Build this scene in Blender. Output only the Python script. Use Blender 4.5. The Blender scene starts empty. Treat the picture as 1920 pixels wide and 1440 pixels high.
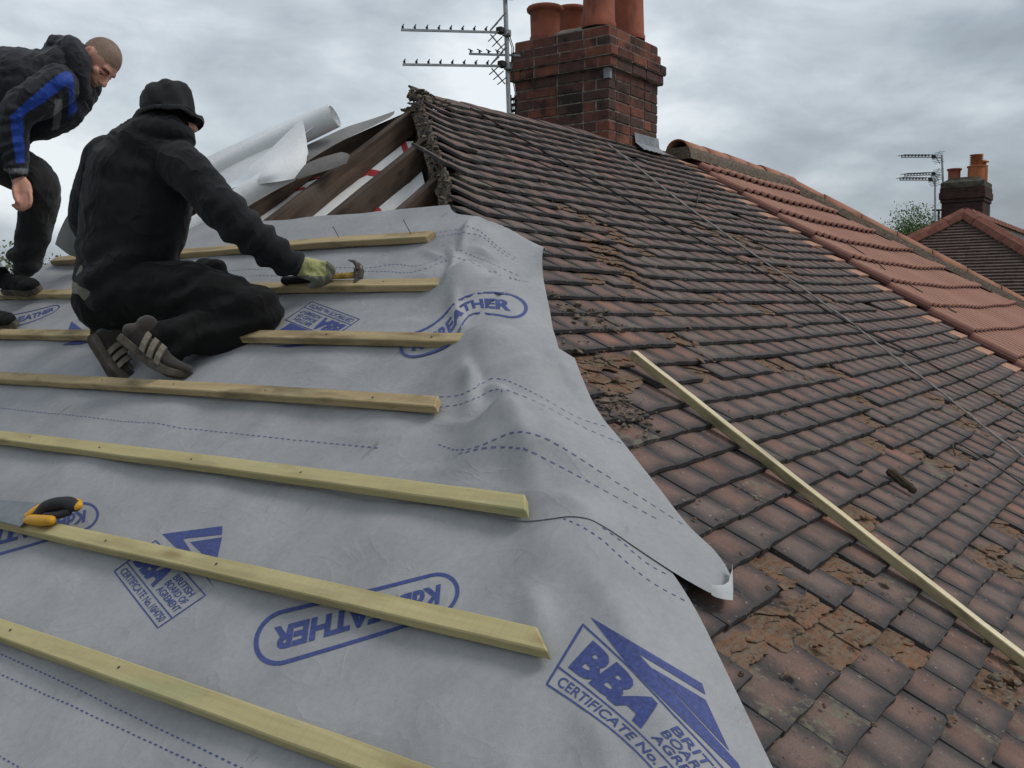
import bpy, bmesh, math, random
import numpy as np
from math import sin, cos, tan, atan, atan2, pi, sqrt, exp, log, radians
from mathutils import Vector, Matrix, noise

random.seed(7)
SC = bpy.context.scene
COL = SC.collection

# ------------------------------------------------------------------ camera
CZ = 6.3                                    # eye height above the street
FPX = 1830.0                                # focal length for a 1920 px wide frame
MR = np.array([[0.57474574, -0.06994967, 0.81533697],
               [-0.8182774, -0.03761064, 0.57359179],
               [-0.00945721, -0.99684125, -0.07885479]])   # columns: right, down, forward
cam_d = bpy.data.cameras.new('camera')
cam_d.sensor_width = 36.0
cam_d.lens = 36.0 * FPX / 1920.0
cam_d.clip_start = 0.05
cam_d.clip_end = 3000.0
cam = bpy.data.objects.new('camera', cam_d)
COL.objects.link(cam)
cam.matrix_world = Matrix(((MR[0][0], -MR[0][1], -MR[0][2], 0.0),
                           (MR[1][0], -MR[1][1], -MR[1][2], 0.0),
                           (MR[2][0], -MR[2][1], -MR[2][2], CZ),
                           (0, 0, 0, 1)))
SC.camera = cam

# ------------------------------------------------------------------ sky, sun, exposure
SUN_EL, SUN_AZ = radians(52), radians(-62)     # azimuth from +X towards +Y
world = bpy.data.worlds.new('World')
SC.world = world
world.use_nodes = True
wn, wl = world.node_tree.nodes, world.node_tree.links
wn.clear()
w_out = wn.new('ShaderNodeOutputWorld')
w_bg = wn.new('ShaderNodeBackground')
w_bg.inputs['Strength'].default_value = 1.0
sky_tex = wn.new('ShaderNodeTexSky')
sky_tex.sky_type = 'NISHITA'
sky_tex.sun_disc = False
sky_tex.sun_elevation = SUN_EL
sky_tex.sun_rotation = pi / 2 - SUN_AZ
sky_tex.air_density = 1.5
sky_tex.dust_density = 3.0
tc = wn.new('ShaderNodeTexCoord')
sep = wn.new('ShaderNodeSeparateXYZ')
wl.new(tc.outputs['Generated'], sep.inputs[0])
def wmath(op, a, b=None):
    n = wn.new('ShaderNodeMath'); n.operation = op
    for i, v in enumerate((a, b)):
        if v is None: continue
        if isinstance(v, (int, float)): n.inputs[i].default_value = v
        else: wl.new(v, n.inputs[i])
    return n.outputs[0]
# billowed overcast: noise over the directions, flattened towards the horizon
cv = wn.new('ShaderNodeCombineXYZ')
den = wmath('ADD', wmath('MULTIPLY', wmath('MAXIMUM', sep.outputs[2], 0.0), 0.9), 0.55)
wl.new(wmath('DIVIDE', sep.outputs[0], den), cv.inputs[0])
wl.new(wmath('DIVIDE', sep.outputs[1], den), cv.inputs[1])
wl.new(wmath('MULTIPLY', sep.outputs[2], 2.6), cv.inputs[2])
def wnoise(scale, detail, rough, dist, off):
    mp = wn.new('ShaderNodeMapping'); mp.inputs['Location'].default_value = off
    mp.inputs['Rotation'].default_value = (0, 0, 0.6)
    wl.new(cv.outputs[0], mp.inputs[0])
    n = wn.new('ShaderNodeTexNoise'); n.inputs['Scale'].default_value = scale
    n.inputs['Detail'].default_value = detail; n.inputs['Roughness'].default_value = rough
    n.inputs['Distortion'].default_value = dist
    wl.new(mp.outputs[0], n.inputs['Vector'])
    return n.outputs['Fac']
n1 = wnoise(1.25, 5.0, 0.5, 0.3, (0.0, 0.0, 0.3))
n2 = wnoise(3.8, 8.0, 0.56, 0.2, (4.0, 2.5, 0.3))
mixn = wmath('ADD', wmath('MULTIPLY', n1, 0.62), wmath('MULTIPLY', n2, 0.38))
ramp = wn.new('ShaderNodeValToRGB')
cr = ramp.color_ramp
cr.elements[0].position = 0.38; cr.elements[0].color = (0.225, 0.258, 0.295, 1)
cr.elements[1].position = 0.62; cr.elements[1].color = (0.72, 0.765, 0.80, 1)
e = cr.elements.new(0.465); e.color = (0.325, 0.372, 0.42, 1)
e = cr.elements.new(0.535); e.color = (0.47, 0.52, 0.565, 1)
wl.new(mixn, ramp.inputs[0])
addc = wn.new('ShaderNodeMix'); addc.data_type = 'RGBA'; addc.blend_type = 'ADD'
addc.inputs['Factor'].default_value = 0.012
wl.new(ramp.outputs[0], addc.inputs['A'])
wl.new(sky_tex.outputs[0], addc.inputs['B'])
wl.new(addc.outputs['Result'], w_bg.inputs['Color'])
wl.new(w_bg.outputs[0], w_out.inputs[0])

sun_d = bpy.data.lights.new('sun', 'SUN')
sun_d.energy = 1.3
sun_d.angle = radians(20)
sun_d.color = (1.0, 0.965, 0.92)
sun = bpy.data.objects.new('sun', sun_d)
COL.objects.link(sun)
sdir = Vector((cos(SUN_EL) * cos(SUN_AZ), cos(SUN_EL) * sin(SUN_AZ), sin(SUN_EL)))
sun.rotation_euler = (-sdir).to_track_quat('-Z', 'Y').to_euler()
sun.location = (0, 0, 30)

SC.view_settings.view_transform = 'Standard'
SC.view_settings.look = 'None'
SC.view_settings.gamma = 1.0
SC.view_settings.use_curve_mapping = False
SC.view_settings.exposure = 0.14

# ------------------------------------------------------------------ roof frame of reference
TP = 0.64                                    # tangent of the roof pitch
PITCH = atan(TP)
CP, SP = cos(PITCH), sin(PITCH)
AX, AY, AZ = 4.1832, 3.5709, CZ + 1.1174     # apex of the hip end
RUN = 3.62                                   # ridge to eaves, on plan
XP = AX + 3.42                               # party line between the two houses
XE, YE = AX - RUN, AY - RUN                  # eaves lines of hip end and of tiled slope
ZE = AZ - TP * RUN

def clamp(v, a=0.0, b=1.0): return a if v < a else b if v > b else v
def sstep(a, b, v):
    t = clamp((v - a) / (b - a)); return t * t * (3 - 2 * t)
def ray(px, py):
    v = MR @ np.array([px - 960.0, py - 720.0, FPX])
    return v
def at_depth(px, py, d):
    v = ray(px, py) * (d / FPX); return Vector((v[0], v[1], v[2] + CZ))
def on_L(px, py, dz=0.0):
    r = ray(px, py); k = ((AZ - CZ) - TP * AX + dz) / (r[2] - TP * r[0])
    return Vector((r[0] * k, r[1] * k, r[2] * k + CZ))
def on_Rp(px, py, dz=0.06):
    r = ray(px, py); k = ((AZ - CZ) - TP * AY + dz) / (r[2] - TP * r[1])
    return Vector((r[0] * k, r[1] * k, r[2] * k + CZ))
def on_z(px, py, z):
    r = ray(px, py); k = (z - CZ) / r[2]
    return Vector((r[0] * k, r[1] * k, z))
def Lz(x, y=0.0): return AZ - TP * (AX - x)
def dzR(x, y):
    t = AY - y
    d = x - (AX - t)
    v = 0.06
    v += 0.055 * clamp((x - AX + 0.3) / 3.6) * clamp(1.0 - t / 1.9)
    v += 0.035 * max(0.0, 1 - max(d, 0) / 0.30) ** 2 * sstep(1.5, 1.05, t)
    v -= 0.022 * sin(pi * clamp((x - AX + 1.2) / 4.6)) * sstep(0.2, 1.2, t)
    v += 0.003 * sin(2.3 * x + 1.1 * t) + 0.0015 * sin(5.1 * x - 2.7 * t + 1.0)
    return v
def Rz(x, y): return AZ - TP * (AY - y) + dzR(x, y)
def march(px, py, zf, k0=0.4, k1=14.0):
    """first point where the pixel's ray meets the height field zf(x, y)"""
    r = ray(px, py) / FPX
    prev = k0; k = k0; n = 400
    for i in range(1, n + 1):
        k = k0 + (k1 - k0) * (i / n) ** 1.6
        if r[2] * k + CZ < zf(r[0] * k, r[1] * k):
            a, b = prev, k
            for _ in range(26):
                m = (a + b) / 2
                if r[2] * m + CZ < zf(r[0] * m, r[1] * m): b = m
                else: a = m
            return Vector((r[0] * b, r[1] * b, r[2] * b + CZ))
        prev = k
    return None
def on_R(px, py):
    p = on_Rp(px, py)
    for _ in range(12):
        p = on_Rp(px, py, dzR(p.x, p.y))
    return p

# ------------------------------------------------------------------ object helpers
WL = {}                                       # world location of every parent
def _finish(ob, parent, wloc):
    COL.objects.link(ob)
    WL[ob.name] = Vector(wloc)
    if parent is not None:
        ob.parent = parent
        ob.matrix_parent_inverse = Matrix.Translation(-WL[parent.name])
def tag(ob, label=None, cat=None, group=None, kind=None):
    if label: ob['label'] = label
    if cat: ob['category'] = cat
    if group: ob['group'] = group
    if kind: ob['kind'] = kind
    return ob
def thing(name, loc, label, cat, group=None):
    ob = bpy.data.objects.new(name, None)
    ob.empty_display_size = 0.1
    ob.location = loc
    _finish(ob, None, loc)
    return tag(ob, label, cat, group)
def mesh_data(name, verts, faces, mat=None, uvs=None, smooth=False):
    me = bpy.data.meshes.new(name)
    me.from_pydata([tuple(v) for v in verts], [], faces)
    if mat is not None:
        for m in (mat if isinstance(mat, (list, tuple)) else [mat]): me.materials.append(m)
    if uvs is not None:
        ul = me.uv_layers.new(name='UVMap')
        for lp in me.loops: ul.data[lp.index].uv = uvs[lp.vertex_index]
    if smooth:
        me.polygons.foreach_set('use_smooth', [True] * len(me.polygons))
    me.update()
    return me
def obj(name, me, parent=None, matrix=None, origin=None):
    """matrix is the world matrix of the piece"""
    ob = bpy.data.objects.new(name, me)
    m = matrix if matrix is not None else Matrix.Translation(origin if origin is not None else (0, 0, 0))
    ob.matrix_basis = m
    _finish(ob, parent, m.translation)
    return ob
class MB:
    """collects shapes given in world space and links them as one mesh whose origin is the given point"""
    def __init__(s): s.v, s.f, s.uv, s.mi = [], [], [], []
    def add(s, verts, faces, uv=None, mi=0):
        o = len(s.v)
        s.v += [Vector(p) for p in verts]
        s.uv += list(uv) if uv is not None else [(0, 0)] * len(verts)
        s.f += [[i + o for i in f] for f in faces]
        s.mi += [mi] * len(faces)
    def box(s, c, d, M=None, mi=0):
        hx, hy, hz = d[0] / 2, d[1] / 2, d[2] / 2
        vs = [Vector((x, y, z)) for z in (-hz, hz) for y in (-hy, hy) for x in (-hx, hx)]
        if M is not None: vs = [M @ p for p in vs]
        s.add([p + Vector(c) for p in vs],
              [(0, 2, 3, 1), (4, 5, 7, 6), (0, 1, 5, 4), (2, 6, 7, 3), (0, 4, 6, 2), (1, 3, 7, 5)], mi=mi)
    def tube(s, pts, r, n=8, cap=True, mi=0):
        pts = [Vector(p) for p in pts]
        rr = r if isinstance(r, (list, tuple)) else [r] * len(pts)
        rings, prev = [], None
        for i, p in enumerate(pts):
            t = (pts[min(i + 1, len(pts) - 1)] - pts[max(i - 1, 0)])
            t = t.normalized() if t.length > 1e-9 else Vector((0, 0, 1))
            if prev is None:
                a = t.cross(Vector((0, 0, 1)))
                if a.length < 0.05: a = t.cross(Vector((0, 1, 0)))
            else:
                a = prev - t * prev.dot(t)
            a.normalize(); prev = a
            b = t.cross(a)
            rings.append([p + (a * cos(2 * pi * k / n) + b * sin(2 * pi * k / n)) * rr[i] for k in range(n)])
        vs = [q for ring in rings for q in ring]
        fs = []
        for i in range(len(pts) - 1):
            for k in range(n):
                k2 = (k + 1) % n
                fs.append((i * n + k, i * n + k2, (i + 1) * n + k2, (i + 1) * n + k))
        if cap:
            fs.append(tuple(reversed(range(n))))
            fs.append(tuple((len(pts) - 1) * n + k for k in range(n)))
        s.add(vs, fs, mi=mi)
    def lathe(s, c, prof, n=24, ax=(0, 0, 1), mi=0, cap=False):
        q = Vector((0, 0, 1)).rotation_difference(Vector(ax)).to_matrix()
        vs = []
        for r, h in prof:
            for k in range(n):
                vs.append(Vector(c) + q @ Vector((r * cos(2 * pi * k / n), r * sin(2 * pi * k / n), h)))
        fs = []
        for i in range(len(prof) - 1):
            for k in range(n):
                k2 = (k + 1) % n
                fs.append((i * n + k, i * n + k2, (i + 1) * n + k2, (i + 1) * n + k))
        if cap:
            fs.append(tuple(reversed(range(n)))); fs.append(tuple((len(prof) - 1) * n + k for k in range(n)))
        s.add(vs, fs, mi=mi)
    def prism(s, poly, d, mi=0):
        """poly: 3-D outline, d: extrusion vector"""
        n = len(poly); d = Vector(d)
        vs = [Vector(p) for p in poly] + [Vector(p) + d for p in poly]
        fs = [tuple(reversed(range(n))), tuple(range(n, 2 * n))]
        fs += [(i, (i + 1) % n, n + (i + 1) % n, n + i) for i in range(n)]
        s.add(vs, fs, mi=mi)
    def build(s, name, mat, parent=None, origin=None, smooth=False, bevel=0.0):
        o = Vector(origin) if origin is not None else (sum(s.v, Vector()) / max(1, len(s.v)))
        me = mesh_data(name, [p - o for p in s.v], s.f, mat, s.uv, smooth)
        me.polygons.foreach_set('material_index', s.mi)
        if bevel > 0:
            bm = bmesh.new(); bm.from_mesh(me)
            bmesh.ops.bevel(bm, geom=bm.edges[:], offset=bevel, segments=1, affect='EDGES', clamp_overlap=True)
            bm.to_mesh(me); bm.free()
        return obj(name, me, parent, origin=o)

# ------------------------------------------------------------------ material helpers
class NT:
    def __init__(s, name, rough=0.8, spec=0.3):
        s.m = bpy.data.materials.new(name); s.m.use_nodes = True
        s.n, s.l = s.m.node_tree.nodes, s.m.node_tree.links
        s.b = s.n['Principled BSDF']
        s.b.inputs['Roughness'].default_value = rough
        s.b.inputs['Specular IOR Level'].default_value = spec
    def put(s, sock, v):
        if hasattr(v, 'is_linked') or isinstance(v, bpy.types.NodeSocket): s.l.new(v, sock)
        elif isinstance(v, (tuple, list)) and len(v) == 3 and sock.type == 'RGBA': sock.default_value = (*v, 1)
        else: sock.default_value = v
    def coord(s, kind='Object'):
        return s.n.new('ShaderNodeTexCoord').outputs[kind]
    def pos(s): return s.n.new('ShaderNodeNewGeometry').outputs['Position']
    def rnd(s): return s.n.new('ShaderNodeObjectInfo').outputs['Random']
    def attr(s, name, out='Fac'):
        a = s.n.new('ShaderNodeAttribute'); a.attribute_name = name; return a.outputs[out]
    def mapping(s, vec, scale=(1, 1, 1), loc=(0, 0, 0), rot=(0, 0, 0)):
        m = s.n.new('ShaderNodeMapping'); s.l.new(vec, m.inputs[0])
        s.put(m.inputs['Scale'], scale); s.put(m.inputs['Location'], loc); s.put(m.inputs['Rotation'], rot)
        return m.outputs[0]
    def noise(s, scale, detail=4, rough=0.55, vec=None, dist=0.0):
        t = s.n.new('ShaderNodeTexNoise')
        t.inputs['Scale'].default_value = scale; t.inputs['Detail'].default_value = detail
        t.inputs['Roughness'].default_value = rough; t.inputs['Distortion'].default_value = dist
        if vec is not None: s.l.new(vec, t.inputs['Vector'])
        return t.outputs['Fac']
    def voro(s, scale, vec=None, out='Distance', feature='F1'):
        t = s.n.new('ShaderNodeTexVoronoi'); t.feature = feature
        t.inputs['Scale'].default_value = scale
        if vec is not None: s.l.new(vec, t.inputs['Vector'])
        return t.outputs[out]
    def math(s, op, a, b=0.0, c=0.0, cl=False):
        t = s.n.new('ShaderNodeMath'); t.operation = op; t.use_clamp = cl
        for i, v in enumerate((a, b, c)): s.put(t.inputs[i], v)
        return t.outputs[0]
    def ramp(s, fac, stops, interp='LINEAR'):
        t = s.n.new('ShaderNodeValToRGB'); r = t.color_ramp; r.interpolation = interp
        while len(r.elements) < len(stops): r.elements.new(0.5)
        for e, (p, c) in zip(r.elements, stops):
            e.position = p; e.color = (c, c, c, 1) if isinstance(c, (int, float)) else (*c, 1)
        s.l.new(fac, t.inputs[0]); return t.outputs[0]
    def mix(s, fac, a, b, mode='MIX'):
        t = s.n.new('ShaderNodeMix'); t.data_type = 'RGBA'; t.blend_type = mode
        s.put(t.inputs['Factor'], fac); s.put(t.inputs['A'], a); s.put(t.inputs['B'], b)
        return t.outputs['Result']
    def addv(s, a, b):
        t = s.n.new('ShaderNodeVectorMath'); t.operation = 'ADD'; s.put(t.inputs[0], a); s.put(t.inputs[1], b); return t.outputs[0]
    def sep(s, v):
        t = s.n.new('ShaderNodeSeparateXYZ'); s.l.new(v, t.inputs[0]); return t.outputs
    def comb(s, x, y, z):
        t = s.n.new('ShaderNodeCombineXYZ')
        for i, v in enumerate((x, y, z)): s.put(t.inputs[i], v)
        return t.outputs[0]
    def bump(s, h, strength=0.4, dist=0.01):
        t = s.n.new('ShaderNodeBump'); t.inputs['Strength'].default_value = strength
        t.inputs['Distance'].default_value = dist
        s.l.new(h, t.inputs['Height']); s.l.new(t.outputs[0], s.b.inputs['Normal']); return s
    def col(s, c): s.put(s.b.inputs['Base Color'], c); return s
    def rgh(s, v): s.put(s.b.inputs['Roughness'], v); return s

def plain(name, c, rough=0.7, spec=0.3, metal=0.0, var=0.25, scale=30, bump=0.0):
    t = NT(name, rough, spec)
    v = t.noise(scale, 5, 0.6, t.coord())
    t.col(t.mix(t.ramp(v, [(0.3, 0.0), (0.7, 1.0)]), tuple(x * (1 - var) for x in c), tuple(min(1, x * (1 + var)) for x in c)))
    t.b.inputs['Metallic'].default_value = metal
    if bump: t.bump(v, bump, 0.004)
    return t.m

def tile_material(name, rnd_mode):
    t = NT(name, 0.85, 0.25)
    uv = t.coord('UV')
    oc = t.coord('Object') if rnd_mode == 'object' else t.pos()
    r = t.rnd() if rnd_mode == 'object' else t.attr('rnd')
    off = t.comb(t.math('MULTIPLY', r, 31.7), t.math('MULTIPLY', r, 17.3), t.math('MULTIPLY', r, 5.1))
    vec = t.addv(oc, off)
    su = t.sep(uv)
    ex = t.math('MINIMUM', su[0], t.math('SUBTRACT', 1.0, su[0]))
    edge = t.math('MINIMUM', t.math('MULTIPLY', ex, 1.0), t.math('MULTIPLY', su[1], 0.85))
    n_e = t.noise(14, 4, 0.6, vec)
    em = t.math('ADD', edge, t.math('MULTIPLY', t.math('SUBTRACT', n_e, 0.5), 0.26))
    mask = t.ramp(em, [(0.0, 0.0), (0.12, 0.28), (0.33, 1.0)])
    n1 = t.noise(9, 5, 0.6, vec)
    red = t.mix(t.ramp(n1, [(0.3, 0.0), (0.7, 1.0)]), (0.140, 0.083, 0.068), (0.240, 0.130, 0.097))
    rv = t.ramp(r, [(0.0, 0.0), (0.6, 0.08), (0.86, 0.22), (0.95, 0.7), (1.0, 0.95)])
    red = t.mix(rv, red, (0.30, 0.145, 0.10))
    r2 = t.math('FRACT', t.math('MULTIPLY', r, 7.31))
    grey = t.mix(n1, (0.122, 0.098, 0.090), (0.215, 0.170, 0.150))
    red = t.mix(t.math('MULTIPLY', r2, 0.75), red, grey)
    soot = t.mix(t.noise(40, 3, 0.6, vec), (0.032, 0.031, 0.034), (0.075, 0.069, 0.069))
    c = t.mix(t.math('MULTIPLY', mask, t.math('SUBTRACT', 1.0, t.math('MULTIPLY', rv, 0.0))), soot, red)
    # streaks of soot washed down the tile
    stv = t.mapping(vec, (38, 7, 10))
    st = t.ramp(t.noise(1.0, 4, 0.6, stv), [(0.52, 0.0), (0.76, 0.35)])
    c = t.mix(st, c, (0.058, 0.054, 0.054))
    # lichen
    r3 = t.math('FRACT', t.math('MULTIPLY', r, 13.7))
    ln = t.noise(17, 6, 0.7, vec)
    lm = t.math('MULTIPLY', t.ramp(ln, [(0.53, 0.0), (0.60, 1.0)]), t.ramp(r3, [(0.72, 0.0), (0.86, 0.8)]))
    c = t.mix(lm, c, t.mix(t.noise(90, 2, 0.5, vec), (0.12, 0.105, 0.07), (0.225, 0.205, 0.15)))
    fine = t.noise(190, 3, 0.7, vec)
    c = t.mix(t.ramp(fine, [(0.35, 0.35), (0.6, 0.0)]), c, (0.04, 0.036, 0.034))
    sp = t.ramp(t.noise(75, 2, 0.5, vec), [(0.68, 0.0), (0.74, 0.7)])
    c = t.mix(sp, c, (0.30, 0.26, 0.21))
    t.col(c)
    t.rgh(t.ramp(n1, [(0.2, 0.92), (0.8, 0.74)]))
    h = t.math('ADD', t.math('MULTIPLY', t.noise(60, 6, 0.7, vec), 0.7), t.math('MULTIPLY', ln, 0.6))
    t.bump(h, 0.55, 0.006)
    return t.m

def flake_material(name):
    t = NT(name, 0.95, 0.15)
    oc = t.pos()
    a = t.noise(13, 6, 0.65, oc); b = t.noise(55, 5, 0.7, oc); s = t.noise(22, 4, 0.6, t.mapping(oc, (1, 4, 1)))
    c = t.mix(t.ramp(a, [(0.3, 0.0), (0.65, 1.0)]), (0.108, 0.073, 0.052), (0.235, 0.122, 0.073))
    c = t.mix(t.ramp(s, [(0.42, 0.0), (0.60, 0.85)]), c, (0.185, 0.148, 0.108))
    c = t.mix(t.ramp(b, [(0.30, 0.85), (0.46, 0.0)]), c, (0.03, 0.02, 0.017))
    t.col(c)
    t.bump(t.math('ADD', b, s), 1.0, 0.008)
    return t.m

def wood_material(name, light, dark, green=None, axis='Y', stain=0.0):
    """sawn timber; the piece's own long axis is its local axis"""
    t = NT(name, 0.8, 0.25)
    oc = t.coord('Object'); r = t.rnd()
    vec = t.addv(oc, t.comb(t.math('MULTIPLY', r, 9.0), t.math('MULTIPLY', r, 23.0), t.math('MULTIPLY', r, 4.0)))
    sc = {'X': (1.6, 40, 40), 'Y': (40, 1.6, 40)}[axis]
    g = t.noise(1.0, 5, 0.6, t.mapping(vec, sc), dist=0.6)
    c = t.mix(t.ramp(g, [(0.32, 0.0), (0.7, 1.0)]), dark, light)
    sc2 = {'X': (2.2, 9, 9), 'Y': (9, 2.2, 9)}[axis]
    p = t.noise(1.0, 3, 0.5, t.mapping(vec, sc2))
    if green:
        c = t.mix(t.ramp(p, [(0.56, 0.0), (0.68, 0.6)]), c, green)
    if stain:
        q = t.noise(1.0, 4, 0.6, t.mapping(vec, tuple(v * 1.7 for v in sc2), (3, 8, 1)))
        c = t.mix(t.ramp(q, [(0.50, 0.0), (0.66, stain)]), c, tuple(x * 0.33 for x in dark))
    sawm = t.noise(1.0, 2, 0.5, t.mapping(vec, {'X': (120, 10, 10), 'Y': (10, 120, 10)}[axis]), dist=1.2)
    c = t.mix(t.ramp(sawm, [(0.40, 0.12), (0.52, 0.0)]), c, tuple(x * 0.55 for x in dark))
    sp = t.ramp(t.voro(26, vec), [(0.03, 0.8), (0.06, 0.0)])
    c = t.mix(sp, c, tuple(x * 0.25 for x in dark))
    kn = t.voro(1.0, t.mapping(vec, {'X': (3.2, 11, 11), 'Y': (11, 3.2, 11)}[axis]))
    c = t.mix(t.ramp(kn, [(0.06, 0.75), (0.13, 0.25), (0.2, 0.0)]), c, (dark[0] * .5, dark[1] * .38, dark[2] * .3))
    c = t.mix(t.math('MULTIPLY', t.math('FRACT', t.math('MULTIPLY', r, 5.7)), 0.42), c, tuple(x * .72 for x in dark))
    t.col(c)
    t.bump(t.math('ADD', g, t.math('MULTIPLY', sawm, 0.5)), 0.5, 0.003)
    return t.m

def membrane_material(name, c0, c1, dirt=0.5, crease=0.9):
    t = NT(name, 0.62, 0.35)
    p = t.pos()
    a = t.noise(5.0, 5, 0.6, p); f = t.noise(420, 2, 0.6, p); m = t.noise(60, 4, 0.65, p)
    c = t.mix(t.ramp(a, [(0.3, 0.0), (0.7, 1.0)]), c0, c1)
    c = t.mix(t.ramp(m, [(0.35, 0.16), (0.6, 0.0)]), c, tuple(x * 0.6 for x in c0))
    c = t.mix(t.ramp(f, [(0.3, 0.22), (0.5, 0.0)]), c, tuple(x * 0.6 for x in c0))
    d = t.noise(2.3, 6, 0.62, t.addv(p, (4.0, 9.0, 2.0)))
    c = t.mix(t.ramp(d, [(0.55, 0.0), (0.74, dirt)]), c, tuple(x * 0.62 for x in c0))
    sm = t.noise(7.0, 4, 0.6, t.mapping(p, (1.0, 2.6, 1.0), (2, 5, 1), (0, 0, 0.6)))
    c = t.mix(t.ramp(sm, [(0.66, 0.0), (0.76, dirt)]), c, (0.11, 0.10, 0.09))
    t.col(c)
    wv = t.noise(5.5, 3, 0.55, t.mapping(p, (1.0, .7, 1.0)), dist=.8)
    cr_ = t.math('POWER', t.math('SUBTRACT', 1.0, t.math('ABSOLUTE', t.math('MULTIPLY', t.math('SUBTRACT', wv, .5), 5.0)), 0, True), 5.0)
    h = t.math('ADD', t.math('ADD', t.math('MULTIPLY', m, 0.8), t.math('MULTIPLY', f, 0.6)), t.math('MULTIPLY', cr_, crease))
    t.bump(h, 0.30, 0.004)
    return t.m

M = {}
M['tile'] = tile_material('weathered_clay_tile', 'object')
M['tile_s'] = tile_material('weathered_clay_tile_far', 'attr')
M['flake'] = flake_material('delaminated_clay')
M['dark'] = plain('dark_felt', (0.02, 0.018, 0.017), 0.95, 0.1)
M['peach'] = plain('new_peach_clay', (0.40, 0.225, 0.155), 0.85, 0.2, var=0.18, scale=25, bump=0.2)
M['batten'] = wood_material('treated_batten', (0.62, 0.54, 0.30), (0.47, 0.39, 0.19), (0.33, 0.40, 0.21), 'Y', 0.35)
M['batten_w'] = wood_material('weathered_batten', (0.56, 0.44, 0.25), (0.38, 0.28, 0.15), (0.33, 0.30, 0.17), 'Y', 0.75)
M['rafter'] = wood_material('old_rafter', (0.125, 0.082, 0.056), (0.048, 0.033, 0.025), (0.14, 0.115, 0.092), 'X', 0.6)
M['membrane'] = membrane_material('grey_breather_membrane', (0.285, 0.286, 0.294), (0.365, 0.365, 0.372))
M['white_sheet'] = membrane_material('white_membrane_face', (0.84, 0.845, 0.85), (0.92, 0.92, 0.92), 0.3, 0.2)
M['grey_back'] = membrane_material('grey_membrane_back', (0.21, 0.205, 0.205), (0.29, 0.285, 0.28), 0.4)
M['print'] = plain('blue_print', (0.052, 0.070, 0.205), 0.6, 0.3, var=0.3, scale=120)
M['print_faint'] = plain('faint_blue_print', (0.10, 0.115, 0.21), 0.6, 0.3, var=0.2, scale=120)
M['redprint'] = plain('red_print', (0.36, 0.035, 0.04), 0.6, 0.3, var=0.15)

# ================================================================== the house under repair
house = thing('house', (AX, AY, 0.0), 'brick house with hipped roof half stripped of its old clay tiles', 'house')
# walls below the eaves and a boarded soffit; the roof carries on round the back
wall_m = None
def brick_wall_material(name, ca, cb, mortar, s=1.0):
    t = NT(name, 0.9, 0.2)
    p = t.sep(t.pos())
    bt = t.n.new('ShaderNodeTexBrick')
    v = t.comb(t.math('ADD', p[0], p[1]), p[2], 0.0)
    t.l.new(v, bt.inputs['Vector'])
    bt.inputs['Scale'].default_value = 1.0
    bt.inputs['Brick Width'].default_value = 0.225 * s; bt.inputs['Row Height'].default_value = 0.075 * s
    bt.inputs['Mortar Size'].default_value = 0.006
    bt.inputs['Color1'].default_value = (*ca, 1); bt.inputs['Color2'].default_value = (*cb, 1)
    bt.inputs['Mortar'].default_value = (*mortar, 1)
    n = t.noise(6, 5, 0.6, t.pos())
    t.col(t.mix(t.ramp(n, [(0.35, 0.0), (0.7, 0.7)]), bt.outputs['Color'], tuple(x * 0.4 for x in ca)))
    t.bump(bt.outputs['Fac'], -0.5, 0.006)
    return t.m
M['brickwall'] = brick_wall_material('red_brick_wall', (0.22, 0.075, 0.05), (0.16, 0.06, 0.045), (0.25, 0.22, 0.19))
def four_walls(x0, x1, y0, y1, z1, parent, mat, name='wall', th=0.25):
    for c, d in (((x0 + th / 2, (y0 + y1) / 2), (th, y1 - y0)), ((x1 - th / 2, (y0 + y1) / 2), (th, y1 - y0)),
                 (((x0 + x1) / 2, y0 + th / 2), (x1 - x0 - 2 * th - 0.006, th)), (((x0 + x1) / 2, y1 - th / 2), (x1 - x0 - 2 * th - 0.006, th))):
        b = MB(); b.box((c[0], c[1], z1 / 2), (d[0], d[1], z1)); b.build(name, mat, parent)
YB = AY + RUN
four_walls(XE + 0.3, XP - 0.006, YE + 0.3, YB - 0.3, ZE - 0.05, house, M['brickwall'])
M['white_paint'] = plain('white_paint', (0.7, 0.7, 0.68), 0.5, 0.4, var=0.06)
M['gutter'] = plain('black_gutter', (0.03, 0.03, 0.032), 0.4, 0.4, var=0.2)
for c, d in ((((XE + XP) / 2, YE + 0.03), (XP - XE, 0.03)), ((XE + 0.03, AY), (0.03, 2 * RUN - 0.14)), (((XE + XP) / 2, YB - 0.03), (XP - XE, 0.03))):
    b = MB(); b.box((c[0], c[1], ZE - 0.12), (d[0], d[1], 0.16)); b.build('fascia', M['white_paint'], house)
def gutter(p0, p1, side, parent, name='gutter'):
    b = MB(); p0, p1 = Vector(p0), Vector(p1); t = (p1 - p0).normalized(); s = Vector(side)
    prof = [(cos(a), sin(a)) for a in [pi + pi * k / 8 for k in range(9)]]
    vs, fs = [], []
    for p in (p0, p1):
        for r in (0.056, 0.05):
            vs += [p + s * (c * r) + Vector((0, 0, q * r)) for c, q in prof]
    n = 9
    for k in range(n - 1):
        fs.append((k, k + 1, 2 * n + k + 1, 2 * n + k)); fs.append((n + k + 1, n + k, 3 * n + k, 3 * n + k + 1))
    fs += [(0, 2 * n, 3 * n, n), (n - 1, 2 * n - 1, 4 * n - 1, 3 * n - 1)]
    b.add(vs, fs); b.build(name, M['gutter'], parent)
gutter((XE, YE - 0.03, ZE - 0.04), (XP, YE - 0.03, ZE - 0.04), (0, 1, 0), house)
gutter((XE - 0.03, YE, ZE - 0.04), (XE - 0.03, YB, ZE - 0.04), (1, 0, 0), house)

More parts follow.
